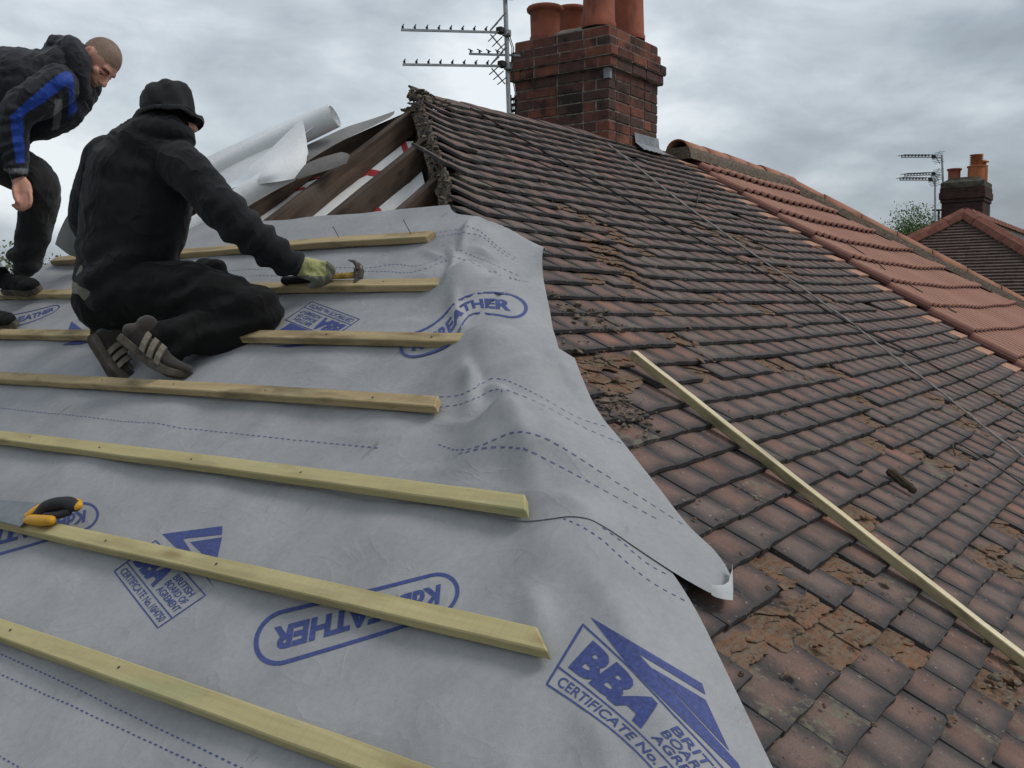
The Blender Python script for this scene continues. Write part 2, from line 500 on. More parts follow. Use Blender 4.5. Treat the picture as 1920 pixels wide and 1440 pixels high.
# ------------------------------------------------------------------ tiled slope
GA, TW, TT, TL = 0.1035, 0.166, 0.0125, 0.215     # gauge, tile width, thickness, modelled length
TILT = 0.172
slope_o = Vector((AX, AY, AZ))
b = MB()
NX, NY = 26, 20
vs, fs = [], []
for j in range(NY + 1):
    t = RUN * j / NY
    for i in range(NX + 1):
        x0, x1 = AX - t + 0.03, XP - 0.004
        x = x0 + (x1 - x0) * i / NX; y = AY - t
        vs.append((x, y, Rz(x, y) - 0.075 - 0.05 * sstep(0.5, 0.0, x - x0) * sstep(1.6, 1.1, t)))
for j in range(NY):
    for i in range(NX):
        a = j * (NX + 1) + i; fs.append((a, a + NX + 1, a + NX + 2, a + 1))
b.add(vs, fs)
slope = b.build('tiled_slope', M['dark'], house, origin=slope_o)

def tile_mesh(rg, name, mat, wmul=1.0, low=0, cut=None):
    """one cambered plain tile, local X along the course, Y up the slope, origin mid tail"""
    nx, ny = (5, 4) if not low else (3, 2)
    w = TW * wmul - 0.0035
    top, bot, uv = [], [], []
    jb = [rg.uniform(-0.0025, 0.0025) for _ in range(nx + 1)]
    for j in range(ny + 1):
        for i in range(nx + 1):
            u, v = i / nx, j / ny
            x = (u - 0.5) * w + (rg.uniform(-0.0012, 0.0012) if i in (0, nx) else 0)
            y = v * TL + (jb[i] if j == 0 else 0)
            camb = 0.002 * (1 - (2 * u - 1) ** 2)
            droop = -0.002 * (1 - v) ** 3
            top.append((x, y, camb + droop + rg.uniform(-0.0006, 0.0006)))
            bot.append((x, y, camb + droop - TT + (rg.uniform(-0.002, 0.001) if j == 0 else 0)))
            uv.append((u, v * TL / GA))
    n = len(top); fs = []
    W = nx + 1
    for j in range(ny):
        for i in range(nx):
            a = j * W + i; fs.append((a, a + 1, a + W + 1, a + W))
    for i in range(nx): fs.append((n + i, n + i + 1, i + 1, i))
    for j in range(ny):
        fs.append((j * W, (j + 1) * W, n + (j + 1) * W, n + j * W))
        a = j * W + nx; fs.append((a, n + a, n + a + W, a + W))
    return top + bot, fs, [(u, max(v, 0.0)) for u, v in uv] + [(u, v * 0.3) for u, v in uv]

def ragged(rg, n, amp, base):
    p = [base + rg.uniform(-amp, amp) for _ in range(n)]
    return p
def broken_mesh(rg):
    """a delaminated tile: ragged sheets of clay lying one over the other"""
    V, F, U, MI = [], [], [], []
    w = TW - 0.003
    layers = rg.choice((2, 2, 3))
    base = rg.uniform(0.002, 0.02)
    z = -TT - 0.002
    n = 15
    for k in range(layers):
        se = rg.uniform(0, 90)
        sl = rg.uniform(-0.06, 0.06)
        ys = []
        for i in range(n):
            u = i / (n - 1)
            y = base + sl * (u - .5) + 0.030 * noise.noise(Vector((u * 2.2, se, 0))) + 0.012 * noise.noise(Vector((u * 7, se, 3))) + rg.uniform(-.003, .003)
            ys.append(max(0.0 if k else -.002, y))
        th = TT / layers * rg.uniform(0.8, 1.2)
        o = len(V)
        curl = rg.uniform(0, .006)
        for i in range(n):
            u = i / (n - 1)
            x = (u - 0.5) * w + (rg.uniform(-0.003, 0.003) if 0 < i < n - 1 else 0)
            lift = curl * (0.5 + .5 * noise.noise(Vector((u * 3, se, 9))))
            rows = [(ys[i] + .004, z - .002 + lift), (ys[i], z + th * .6 + lift), (ys[i] + .004, z + th + lift), (min(ys[i] + .035, TL - .02), z + th + lift * .3 + .0015 * noise.noise(Vector((u * 9, se, 5)))),
                    (min(ys[i] + .075, TL - .01), z + th), (TL, z + th)]
            for q, (yy, zz) in enumerate(rows): V.append((x, yy, zz)); U.append((u, yy / GA))
        R = 6
        top_keep = rg.random() < .7
        for i in range(n - 1):
            a, c = o + i * R, o + i * R + R
            for q in range(R - 1): F.append((a + q, c + q, c + q + 1, a + q + 1)); MI.append(1 if (k == layers - 1 and q >= 3 and top_keep) else 0)
        F += [tuple(o + q for q in range(R)), tuple(o + (n - 1) * R + q for q in reversed(range(R)))]; MI += [0, 0]
        z += th * 0.95
        base += rg.uniform(0.022, 0.06)
    me = mesh_data('broken_tile', V, F, [M['flake'], M['tile']], U)
    me.polygons.foreach_set('material_index', MI)
    return me

rg = random.Random(11)
TILE_ME = []
for k in range(14):
    v_, f_, u_ = tile_mesh(rg, 'tile', M['tile'])
    TILE_ME.append((mesh_data('tile', v_, f_, M['tile'], u_), v_, f_, u_))
LOW = [tile_mesh(rg, 'tile', M['tile'], low=1) for k in range(8)]
PEACH_ME = mesh_data('verge_tile', [(x * 1.5, y, z) for x, y, z in TILE_ME[0][1]], TILE_ME[0][2], M['peach'], TILE_ME[0][3])
BROKEN_ME = [broken_mesh(rg) for k in range(26)]

# places on the slope where tiles have crumbled (seen in the photograph), radius in metres
BROKE = []
for px, py, rad in ((975, 360, .07), (1050, 375, .10), (1090, 400, .12), (1120, 415, .10), (1140, 465, .16), (1110, 455, .12), (1180, 455, .10), (1160, 500, .12),
                    (1125, 515, .10), (1190, 520, .10), (1375, 440, .12), (1340, 432, .08), (1410, 447, .1), (1390, 487, .12), (1450, 500, .16), (1480, 505, .12),
                    (1250, 585, .08), (1425, 575, .1), (1340, 560, .06), (1480, 585, .06), (1160, 690, .14), (1130, 700, .1), (1100, 690, .1), (1290, 640, .07),
                    (1340, 695, .10), (1440, 675, .10), (1470, 680, .1), (1565, 690, .07), (1665, 500, .08), (1690, 515, .07), (1625, 745, .10), (1640, 780, .09),
                    (1630, 815, .08), (1780, 755, .12), (1800, 790, .10), (1840, 800, .08), (1770, 870, .12), (1740, 860, .07), (1810, 850, .08), (1875, 745, .09),
                    (1465, 1085, .09), (1500, 1130, .13), (1530, 1170, .14), (1470, 1150, .09), (1620, 1090, .09), (1650, 1185, .09), (1430, 1240, .07), (1690, 1285, .05),
                    (1870, 1040, .12), (1900, 1065, .10), (1895, 1270, .12), (1910, 1300, .10), (1600, 945, .07), (1640, 1085, .06), (1890, 985, .08), (1850, 590, .05),
                    (1690, 620, .06), (1560, 650, .05), (1370, 455, .07), (1015, 300, .06), (990, 320, .05), (1555, 560, .05), (1310, 420, .06), (1275, 335, .05), (1600, 470, .06)):
    p = on_R(px, py)
    if p: BROKE.append((p.x, (AY - p.y) / CP, rad * .86))

slots = []
NC = int(RUN / CP / GA)
for c in range(NC + 1):
    s = 0.05 + c * GA                          # slope distance of the tail from the ridge
    t = s * CP
    shift = 1.5 * TW * (c % 2) + rg.uniform(-0.004, 0.002)
    n = int((XP - (AX - t)) / TW) + 2
    for i in range(n):
        xr = XP - 0.006 - shift - i * TW       # right edge
        xc = xr - TW / 2
        if c % 2 == 0 and i == 0: pass
        if xc < AX - t + 0.02: continue
        slots.append((c, i, xc, s))
    if c % 2: slots.append((c, -1, XP - 0.004 - TW * .75, s))
def proj_px(p):
    d = np.array([p[0], p[1], p[2] - CZ]); q = MR.T @ d
    return (960 + FPX * q[0] / q[2], 720 + FPX * q[1] / q[2], q[2])
def tile_matrix(xc, s, rg, jit=1.0, lift=0.0):
    y = AY - s * CP
    e = 0.02
    z = Rz(xc, y)
    dx = (Rz(xc + e, y) - Rz(xc - e, y)) / (2 * e)
    X = Vector((1, 0, dx)).normalized()
    dyv = (Rz(xc, y + e) - Rz(xc, y - e)) / (2 * e)
    Y = Vector((0, 1, dyv)).normalized()
    Z = X.cross(Y).normalized(); Y = Z.cross(X)
    R = Matrix((X, Y, Z)).transposed().to_4x4()
    J = Matrix.Rotation(-TILT + rg.uniform(-0.008, 0.008) * jit, 4, 'X') @ Matrix.Rotation(rg.uniform(-0.006, 0.006) * jit, 4, 'Z') @ Matrix.Rotation(rg.uniform(-0.009, 0.009) * jit, 4, 'Y')
    P = Vector((xc, y, z)) + Z * (lift + rg.uniform(-0.001, 0.002)) + Y * (rg.uniform(-0.002, 0.002) * jit)
    if rg.random() < 0.03: P -= Y * rg.uniform(.008, .03)      # slipped
    return Matrix.Translation(P) @ R @ J

# membrane outline on the tiled slope (set in p3); tiles wholly beneath it need no object of their own
EDGE_PX = [(820, 378), (880, 388), (930, 420), (975, 455), (1030, 465), (1012, 500), (1025, 560), (1040, 620), (1055, 680), (1085, 690), (1120, 770),
           (1170, 830), (1230, 910), (1290, 985), (1340, 1030), (1370, 1085), (1365, 1125), (1320, 1150), (1350, 1230), (1400, 1330), (1450, 1440), (1500, 1540)]
def edge_x(py):
    for (x0, y0), (x1, y1) in zip(EDGE_PX, EDGE_PX[1:]):
        if min(y0, y1) <= py <= max(y0, y1) and y1 != y0: return x0 + (x1 - x0) * (py - y0) / (y1 - y0)
    return -1e9 if py < 378 else 1500
cand, rest = [], []
for c, i, xc, s in slots:
    p = Vector((xc, AY - s * CP, 0)); p.z = Rz(p.x, p.y)
    px, py, d = proj_px(p + Vector((0, 0.04, 0.03)))
    hid = px < edge_x(py) - 30
    inside = -40 < px < 1960 and -40 < py < 1480 and not hid
    dh = xc - TW / 2 - (AX - s * CP)
    if dh < (0.01 if s * CP < 1.0 else 0.17): continue
    if px < edge_x(py) - 30 and dh < 0.25: continue
    br = any((xc - bx) ** 2 + (s - 0.05 - bs) ** 2 < r * r for bx, bs, r in BROKE)
    (cand if inside else rest).append((d, c, i, xc, s, br, hid))
cand.sort()
rgt = random.Random(5)
singles, far = [], []
nb = 0
for d, c, i, xc, s, br, hid in cand:
    near_hip = xc - (AX - s * CP) < 0.34 and s * CP < 1.25
    if br and nb < 120:
        nb += 1
        if True:
            singles.append(('broken_tile', rgt.choice(BROKEN_ME), tile_matrix(xc, s, rgt, 2.0, -0.003)))
    elif i == -1:
        singles.append(('verge_tile', PEACH_ME, tile_matrix(xc, s, rgt)))
    elif len([1 for q in singles if q[0] == 'tile']) < 300:
        singles.append(('tile', TILE_ME[rgt.randrange(14)][0], tile_matrix(xc, s, rgt, 1.3 if not near_hip else 3.0)))
    else:
        far.append((xc, s, near_hip))
for xc_, s_ in [(r_[3], r_[4]) for r_ in rest]: far.append((xc_, s_, False))
for nm, me, mw in singles:
    if nm == 'verge_tile':
        mw = mw @ Matrix.Diagonal((0.52, 1, 1, 1)) if False else mw
    obj(nm, me, slope, matrix=mw)
V, F, U, RN = [], [], [], []
for xc, s, nh in far:
    if rgt.random() < 0.006 and not nh: continue
    mw = tile_matrix(xc, s, rgt, 1.3 if not nh else 4.5, 0.0 if not nh else rgt.uniform(0, 0.012))
    v_, f_, u_ = LOW[rgt.randrange(8)]
    o = len(V); r_ = rgt.random()
    V += [mw @ Vector(p) - slope_o for p in v_]; F += [[q + o for q in f] for f in f_]; U += u_; RN += [r_] * len(v_)
me = mesh_data('tile_field', V, F, M['tile_s'], U)
at_ = me.attributes.new('rnd', 'FLOAT', 'POINT'); at_.data.foreach_set('value', RN)
tf = obj('tile_field', me, slope, origin=slope_o); tag(tf, kind='stuff')

# crumbs and flakes of clay lying on the slope
V, F = [], []
def crumb(p, r, rg, flat=0.45):
    o = len(V); n = rg.choice((5, 6, 7)); a0 = rg.random() * 6
    ring = [Vector((cos(a0 + 2 * pi * k / n) * r * rg.uniform(.6, 1.2), sin(a0 + 2 * pi * k / n) * r * rg.uniform(.5, 1.1), 0)) for k in range(n)]
    N = Vector((rg.uniform(-.25, .25), -SP + rg.uniform(-.25, .25), CP)).normalized()
    q = Vector((0, 0, 1)).rotation_difference(N).to_matrix()
    h = r * flat
    V.extend([p + q @ v for v in ring]); V.extend([p + q @ (v * rg.uniform(.55, .9) + Vector((0, 0, h * rg.uniform(.7, 1.2)))) for v in ring])
    F.append([o + n + k for k in range(n)])
    for k in range(n): F.append([o + k, o + (k + 1) % n, o + n + (k + 1) % n, o + n + k])
rgc = random.Random(21)
for bx, bs, r in BROKE:
    for _ in range(int(5 + 38 * r)):
        x = rgc.gauss(bx, r * .75); s = max(0.05, rgc.gauss(bs + 0.07, r * .8)); y = AY - s * CP
        crumb(Vector((x, y, Rz(x, y) - 0.004 + rgc.uniform(-.004, .006))), rgc.choice((.002, .003, .004, .006, .009)) * rgc.uniform(.6, 1.2), rgc, 0.3)
for bx, bs, r in BROKE:                                # larger shards of tile face
    for _ in range(1 if r < .1 else 3):
        x = rgc.gauss(bx, r * .7); s = max(0.05, rgc.gauss(bs + 0.05, r * .7)); y = AY - s * CP
        if proj_px((x, y, Rz(x, y)))[0] < edge_x(proj_px((x, y, Rz(x, y)))[1]) + 15: continue
        crumb(Vector((x, y, Rz(x, y) + .002)), rgc.uniform(.008, .022), rgc, 0.10)
for _ in range(620):                                # scattered over the whole slope, thicker beside the membrane
    px = rgc.uniform(850, 1920); py = rgc.uniform(230, 1440)
    p = on_Rp(px, py)
    if p.x > XP - .05 or p.y > AY - .1: continue
    if px < edge_x(py) + 6 or (rgc.random() < 0.6 and px > edge_x(py) + 170): continue
    crumb(Vector((p.x, p.y, Rz(p.x, p.y) - 0.002)), rgc.choice((.0025, .003, .004, .007)) * rgc.uniform(.7, 1.3), rgc, 0.6)
cm = obj('tile_crumbs', mesh_data('tile_crumbs', [v - slope_o for v in V], F, M['flake']), slope, origin=slope_o); tag(cm, kind='stuff')

# old mortar left along the hip and at the apex
M['mortar'] = plain('old_mortar', (0.145, 0.118, 0.092), 0.95, 0.1, var=0.5, scale=45, bump=0.9)
V, F = [], []
LUMPS = []
for _k in range(10):
    bm = bmesh.new(); bmesh.ops.create_icosphere(bm, subdivisions=2, radius=1.0)
    _rr = random.Random(_k); se = _k * 7.7; vv = []
    cuts = [(Vector((_rr.uniform(-1, 1), _rr.uniform(-1, 1), _rr.uniform(-1, 1))).normalized(), _rr.uniform(.35, .75)) for _ in range(5)]
    for v in bm.verts:
        c = v.co * (1 + .45 * noise.noise(v.co * 1.3 + Vector((se, 0, 0))) + .22 * noise.noise(v.co * 3.5 + Vector((0, se, 0))))
        for n_, d_ in cuts:
            e_ = c.dot(n_) - d_
            if e_ > 0: c = c - n_ * e_ * .85
        vv.append(c)
    bm.verts.index_update(); LUMPS.append((vv, [[v.index for v in f.verts] for f in bm.faces])); bm.free()
def lump(p, r, rg):
    vv, ff = rg.choice(LUMPS); o = len(V)
    R_ = Matrix.Rotation(rg.random() * 6.28, 3, 'Z') @ Matrix.Rotation(rg.random() * 6.28, 3, 'X')
    D_ = Matrix.Diagonal((rg.uniform(.7, 1.4), rg.uniform(.6, 1.2), rg.uniform(.4, .8)))
    V.extend([p + (D_ @ (R_ @ c)) * r for c in vv]); F.extend([[q + o for q in f] for f in ff])
rgm = random.Random(3)
o_ = len(V); nt, nw = 150, 12                            # the bed itself, a crumbling fillet along the hip
for i in range(nt + 1):
    t = -.02 + 1.10 * i / nt
    for j in range(nw + 1):
        w_ = j / nw; d = -.032 + .062 * w_
        x = AX - t + d; y = AY - t
        za, zb = Lz(AX - t - .032) - .05, Rz(AX - t + .03, y) - .022
        z = za + (zb - za) * sstep(0, 1, w_)
        nn = noise.noise(Vector((x * 16, y * 16, z * 16))) * .014 + noise.noise(Vector((x * 45, y * 45, z * 45))) * .008 + noise.noise(Vector((x * 110, y * 110, 3))) * .004
        V.append(Vector((x - nn * .8, y - nn * .3, z + nn * (1.2 if j else 0))))
for i in range(nt):
    for j in range(nw):
        a = o_ + i * (nw + 1) + j; F.append((a, a + 1, a + nw + 2, a + nw + 1))
for k in range(650):
    t = rgm.uniform(0.0, 1.08)
    d = rgm.uniform(-0.035, 0.03) if rgm.random() < .8 else rgm.uniform(0.0, .22)
    if d > .04 and t > .95: continue
    x = AX - t + d; y = AY - t
    zt = Rz(x, y)
    z = (Lz(x) + rgm.uniform(-.05, .03)) if d < 0.0 else zt - 0.03 + rgm.uniform(-.06, .022)
    lump(Vector((x, y, z)), rgm.choice((.002, .003, .004, .006, .009, .014)) * rgm.uniform(.6, 1.2), rgm)
for k in range(420):                                    # the apex and the first of the ridge
    x = AX + min(.34, abs(rgm.gauss(0, 0.14))) - 0.03; y = AY + clamp(rgm.gauss(-0.03, 0.06), -.13, .1)
    z = AZ + 0.035 + rgm.uniform(-0.06, 0.06) - abs(y - AY) * TP - 0.10 * max(0, x - AX)
    lump(Vector((x, y, z)), rgm.choice((.004, .006, .009, .014, .024)) * rgm.uniform(.6, 1.2), rgm)
for k in range(210):
    x = AX + rgm.uniform(0.1, 2.1); y = AY + clamp(rgm.gauss(0.0, 0.03), -.07, .07)
    lump(Vector((x, y, Rz(x, AY) - 0.03 - abs(y - AY) * TP + rgm.uniform(-0.03, 0.008))), rgm.choice((.004, .007, .011, .018)) * rgm.uniform(.7, 1.2), rgm)
for px, py, n, sp in ((1140, 757, 70, .07), (1180, 772, 50, .07), (1020, 545, 26, .05), (1085, 580, 40, .09), (1110, 600, 24, .06), (1905, 1290, 30, .06), (1060, 640, 18, .06), (1100, 665, 20, .06)):
    c = on_Rp(px, py, 0.065)
    for _ in range(n):
        x = rgm.gauss(c.x, sp); y = rgm.gauss(c.y, sp * .6)
        q_ = proj_px((x, y, Rz(x, y)))
        if q_[0] < edge_x(q_[1]) + 8: continue
        lump(Vector((x, y, Rz(x, y) + 0.001)), rgm.choice((.003, .004, .006, .009, .014)) * rgm.uniform(.6, 1.2), rgm)
mo = obj('mortar', mesh_data('mortar', [v - slope_o for v in V], F, M['mortar']), slope, origin=slope_o); tag(mo, kind='stuff')

# ------------------------------------------------------------------ timbers of the stripped hip end
def beam(p0, p1, w, h, name, mat, parent, up=Vector((0, 0, 1)), axis='X', ends=0.0, bend=None, side_sign=0):
    """a timber from p0 to p1 (along its top centre line); local long axis X or Y"""
    p0, p1 = Vector(p0), Vector(p1)
    t = (p1 - p0); L = t.length; t.normalize()
    s = t.cross(up).normalized(); u = s.cross(t).normalized()
    n = max(1, int(L / 0.06)); vs, fs = [], []
    for i in range(n + 1):
        a = L * i / n
        bz = bend(i / n) if bend else 0.0
        jz = noise.noise(Vector((a * 7, w * 90, p0.x * 3))) * 0.0018
        for dy, dz in ((-w / 2, -h), (w / 2, -h), (w / 2, 0), (-w / 2, 0)):
            sk = ends * dy / w if i == n else 0.0
            vs.append((a + sk, dy + noise.noise(Vector((a * 4, dy * 99, p0.y * 5))) * 0.0015, dz + bz + jz))
    for i in range(n):
        for k in range(4):
            fs.append((i * 4 + k, i * 4 + (k + 1) % 4, i * 4 + 4 + (k + 1) % 4, i * 4 + 4 + k))
    fs += [(3, 2, 1, 0), tuple(n * 4 + k for k in range(4))]
    if axis == 'Y':
        R = Matrix((s, t, u)).transposed(); vs = [(y, x, z) for x, y, z in vs]
    else:
        R = Matrix((t, -s, u)).transposed(); vs = [(x, -y, z) for x, y, z in vs]
    me = mesh_data(name, vs, fs, mat)
    bm = bmesh.new(); bm.from_mesh(me)
    bmesh.ops.recalc_face_normals(bm, faces=bm.faces)
    sharp = [e for e in bm.edges if len(e.link_faces) == 2 and e.calc_face_angle(0) > 0.7]
    bmesh.ops.bevel(bm, geom=sharp, offset=min(0.003, w * .07), segments=1, affect='EDGES')
    bm.to_mesh(me); bm.free()
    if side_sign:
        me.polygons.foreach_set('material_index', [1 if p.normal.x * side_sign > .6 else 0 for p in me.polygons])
    ob = obj(name, me, parent, matrix=Matrix.Translation(p0) @ R.to_4x4())
    return ob
for y in (1.05, 1.45, 1.86, 2.30, 2.75, 3.16, 3.58, 3.99, 4.42, 4.85, 5.3, 5.75, 6.2, 6.65):
    xt = AX - abs(y - AY) - 0.02
    beam((XE + 0.02, y, Lz(XE) - 0.012), (xt, y, Lz(xt) - 0.012), 0.05, 0.115, 'rafter', M['rafter'], house)
b0 = (AX + 0.02, AY, AZ - 0.015)
beam((AX - RUN + .02, AY - RUN + .02, ZE - 0.01), b0, 0.036, 0.20, 'hip_rafter', M['rafter'], house)
beam((AX - RUN + .02, AY + RUN - .02, ZE - 0.01), b0, 0.045, 0.17, 'hip_rafter', M['rafter'], house)
beam(b0, (XP, AY, AZ - 0.015), 0.03, 0.17, 'ridge_board', M['rafter'], house)
for x in np.arange(AX + 0.25, XP, 0.42):                 # common rafters under the old tiles and at the back
    for sg in (-1, 1):
        beam((x, AY + sg * (RUN - .02), ZE - 0.012), (x, AY + sg * .02, AZ - 0.02), 0.05, 0.10, 'rafter', M['rafter'], house)

# the back slope: white underlay with red lettering, seen from inside between the timbers
b = MB()
b.add([(AX, AY, AZ - .03), (AX - RUN, AY + RUN, ZE - .03), (XP, AY + RUN, ZE - .03), (XP, AY, AZ - .03)], [(0, 3, 2, 1)])
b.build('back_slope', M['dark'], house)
M['underlay'] = membrane_material('white_underlay', (0.70, 0.70, 0.68), (0.82, 0.81, 0.78), 0.6)
def Bz(x, y): return Lz(x) - 0.150 - 0.018 * (1 - cos(2 * pi * (y - 3.58) / 0.43)) * .5 + 0.012 * noise.noise(Vector((x * 4, y * 5, 0)))
vs, fs = [], []
ni, nj = 40, 70
for j in range(nj + 1):
    for i in range(ni + 1):
        x = 2.5 + (AX - .1 - 2.5) * i / ni; w_ = AX - x - .04
        y = AY - w_ + 2 * w_ * j / nj
        vs.append((x, y, Bz(x, y)))
for j in range(nj):
    for i in range(ni):
        a = j * (ni + 1) + i; fs.append((a, a + ni + 1, a + ni + 2, a + 1))
b = MB(); b.add(vs, fs)
und = b.build('underlay', M['underlay'], house, smooth=True)
def on_B(px, py, off=0.0):
    return march(px, py, lambda x, y: Bz(x, y) + .003, 2.0, 9.0)
def px_strip(pts, w, fn, n=10):
    """a printed stroke w px wide along a pixel path, laid on the surface fn"""
    out = []
    P = []
    for (a, c) in zip(pts, pts[1:]):
        for i in range(n): P.append((a[0] + (c[0] - a[0]) * i / n, a[1] + (c[1] - a[1]) * i / n))
    P.append(pts[-1])
    vs = []
    for i, p in enumerate(P):
        q0, q1 = P[max(i - 1, 0)], P[min(i + 1, len(P) - 1)]
        dx, dy = q1[0] - q0[0], q1[1] - q0[1]; l = sqrt(dx * dx + dy * dy) or 1
        nx, ny = -dy / l * w / 2, dx / l * w / 2
        vs.append((fn(p[0] + nx, p[1] + ny), fn(p[0] - nx, p[1] - ny)))
    return vs
b = MB()
for pts, w in (([(556, 420), (585, 395), (612, 365), (640, 345), (690, 322)], 9), ([(750, 250), (762, 285)], 11), ([(690, 322), (716, 327)], 12),
               ([(762, 300), (768, 335)], 7), ([(735, 336), (750, 344), (768, 338)], 8), ([(695, 385), (712, 398)], 12), ([(535, 372), (548, 358), (572, 352)], 4),
               ([(560, 335), (600, 332)], 4), ([(530, 395), (556, 388)], 4), ([(742, 262), (735, 275)], 6), ([(800, 362), (806, 372)], 6)):
    st = px_strip(pts, w, lambda x, y: on_B(x, y) or Vector((AX, AY + 1, AZ - 1)))
    vs = [q for pr in st for q in pr]
    b.add(vs, [(2 * i, 2 * i + 1, 2 * i + 3, 2 * i + 2) for i in range(len(st) - 1)])
b.build('red_lettering', M['redprint'], und)

# ------------------------------------------------------------------ chimney stack
def brick_mats():
    out = []
    for k, (a, c) in enumerate((((0.225, 0.082, 0.055), (0.125, 0.052, 0.042)), ((0.155, 0.066, 0.050), (0.10, 0.046, 0.040)), ((0.115, 0.058, 0.048), (0.075, 0.042, 0.038)), ((0.245, 0.096, 0.060), (0.16, 0.066, 0.046)), ((0.075, 0.048, 0.044), (0.10, 0.054, 0.046)))):
        t = NT('chimney_brick', 0.9, 0.2)
        oc = t.coord('Object'); r = t.rnd()
        vec = t.addv(oc, t.comb(t.math('MULTIPLY', r, 40), t.math('MULTIPLY', r, 13), 0))
        n_ = t.noise(14, 6, 0.65, vec)
        c_ = t.mix(t.ramp(n_, [(0.35, 0.0), (0.65, 1.0)]), c, a)
        c_ = t.mix(t.ramp(t.noise(5, 5, 0.6, t.pos()), [(0.50, 0.0), (0.64, 0.8)]), c_, (0.022, 0.019, 0.018))
        t.col(c_); t.bump(t.noise(70, 5, 0.7, vec), 0.7, 0.006); out.append(t.m)
    return out
BRM = brick_mats()
M['pointing'] = plain('dirty_pointing', (0.19, 0.165, 0.14), 0.95, 0.1, var=0.7, scale=18, bump=0.6)
M['flaunching'] = plain('cement_flaunching', (0.23, 0.20, 0.165), 0.95, 0.1, var=0.4, scale=14, bump=0.7)
def pot_material():
    t = NT('terracotta_pot', 0.8, 0.3)
    n_ = t.noise(5, 6, 0.65, t.pos())
    c_ = t.mix(t.ramp(n_, [(0.35, 0.0), (0.65, 1.0)]), (0.20, 0.058, 0.036), (0.31, 0.098, 0.056))
    c_ = t.mix(t.ramp(t.noise(16, 5, 0.6, t.mapping(t.pos(), (1, 1, .25))), [(0.55, 0.0), (0.72, 0.55)]), c_, (0.06, 0.03, 0.026))
    t.col(c_); t.bump(n_, 0.3, 0.01); return t.m
M['pot'] = pot_material()
rgb = random.Random(17)
_bm_cache = {}
def brick_me(l, d, h, k):
    key = (round(l, 3), round(d, 3), round(h, 3), k)
    if key not in _bm_cache:
        b = MB(); b.box((0, 0, 0), (l, d, h))
        me = mesh_data('brick', b.v, b.f, BRM[k])
        bm = bmesh.new(); bm.from_mesh(me)
        bmesh.ops.bevel(bm, geom=bm.edges[:], offset=0.004, segments=1, affect='EDGES')
        rr = random.Random(hash(key) & 0xffff)
        for v in bm.verts: v.co += Vector((rr.uniform(-1, 1), rr.uniform(-1, 1), rr.uniform(-1, 1))) * 0.0015
        bm.to_mesh(me); bm.free(); _bm_cache[key] = me
    return _bm_cache[key]
def brick_stack(x0, x1, y0, y1, z0, rows, parent, proj):
    """rows of stretchers and headers round a rectangle, one object per brick; proj[i] = how far row i stands out"""
    H, J = 0.066, 0.009
    for r in range(rows):
        pr = proj(r)
        X0, X1, Y0, Y1 = x0 - pr, x1 + pr, y0 - pr, y1 + pr
        z = z0 + r * 0.075 + H / 2
        D = 0.1025
        for face in range(4):
            L = (X1 - X0) if face in (0, 2) else (Y1 - Y0)
            # alternate ends so that corners interlock
            own = (r + face) % 2
            a, e_ = (0.0 if own else D + J), (L if own else L - D - J)
            if face in (2, 3): a, e_ = (0.0 if own else D + J), (L if own else L - D - J)
            p = a; first = True
            while p < e_ - 0.02:
                l = 0.215
                if first and r % 2: l = 0.103
                first = False
                if e_ - (p + l) < 0.06: l = e_ - p
                l = min(l, e_ - p)
                k = rgb.choices((0, 1, 2, 3, 4), (3.2, 3.2, 2.6, 1.2, 1.2))[0]
                cpos = p + l / 2
                if face == 0: c, dims = Vector((X0 + cpos, Y0 + D / 2, z)), (l, D)
                elif face == 2: c, dims = Vector((X0 + cpos, Y1 - D / 2, z)), (l, D)
                elif face == 1: c, dims = Vector((X1 - D / 2, Y0 + cpos, z)), (D, l)
                else: c, dims = Vector((X0 + D / 2, Y0 + cpos, z)), (D, l)
                c += Vector((rgb.uniform(-.0025, .0025), rgb.uniform(-.0025, .0025), rgb.uniform(-.0015, .0015)))
                obj('brick', brick_me(dims[0], dims[1], H, k), parent, matrix=Matrix.Translation(c) @ Matrix.Rotation(rgb.uniform(-.008, .008), 4, 'Z'))
                p += l + J
CX0, CX1, CY0, CY1 = 6.33, 7.11, AY + 0.0, AY + 0.82
CH0 = AZ - 0.36
ROWS = 17
def corb(r):
    k = ROWS - 1 - r
    return {0: 0.002, 1: 0.022, 2: 0.052, 3: 0.036}.get(k, 0.0 if k != 4 else 0.004)
b = MB()
for r in range(ROWS):
    pr = corb(r) - 0.005
    b.box(((CX0 + CX1) / 2, (CY0 + CY1) / 2, CH0 + r * 0.075 + 0.0375 - .004), (CX1 - CX0 + 2 * pr, CY1 - CY0 + 2 * pr, 0.0749))
chim = b.build('chimney', M['pointing'], house, origin=((CX0 + CX1) / 2, (CY0 + CY1) / 2, CH0))
brick_stack(CX0, CX1, CY0, CY1, CH0, ROWS, chim, corb)
CZT = CH0 + ROWS * 0.075
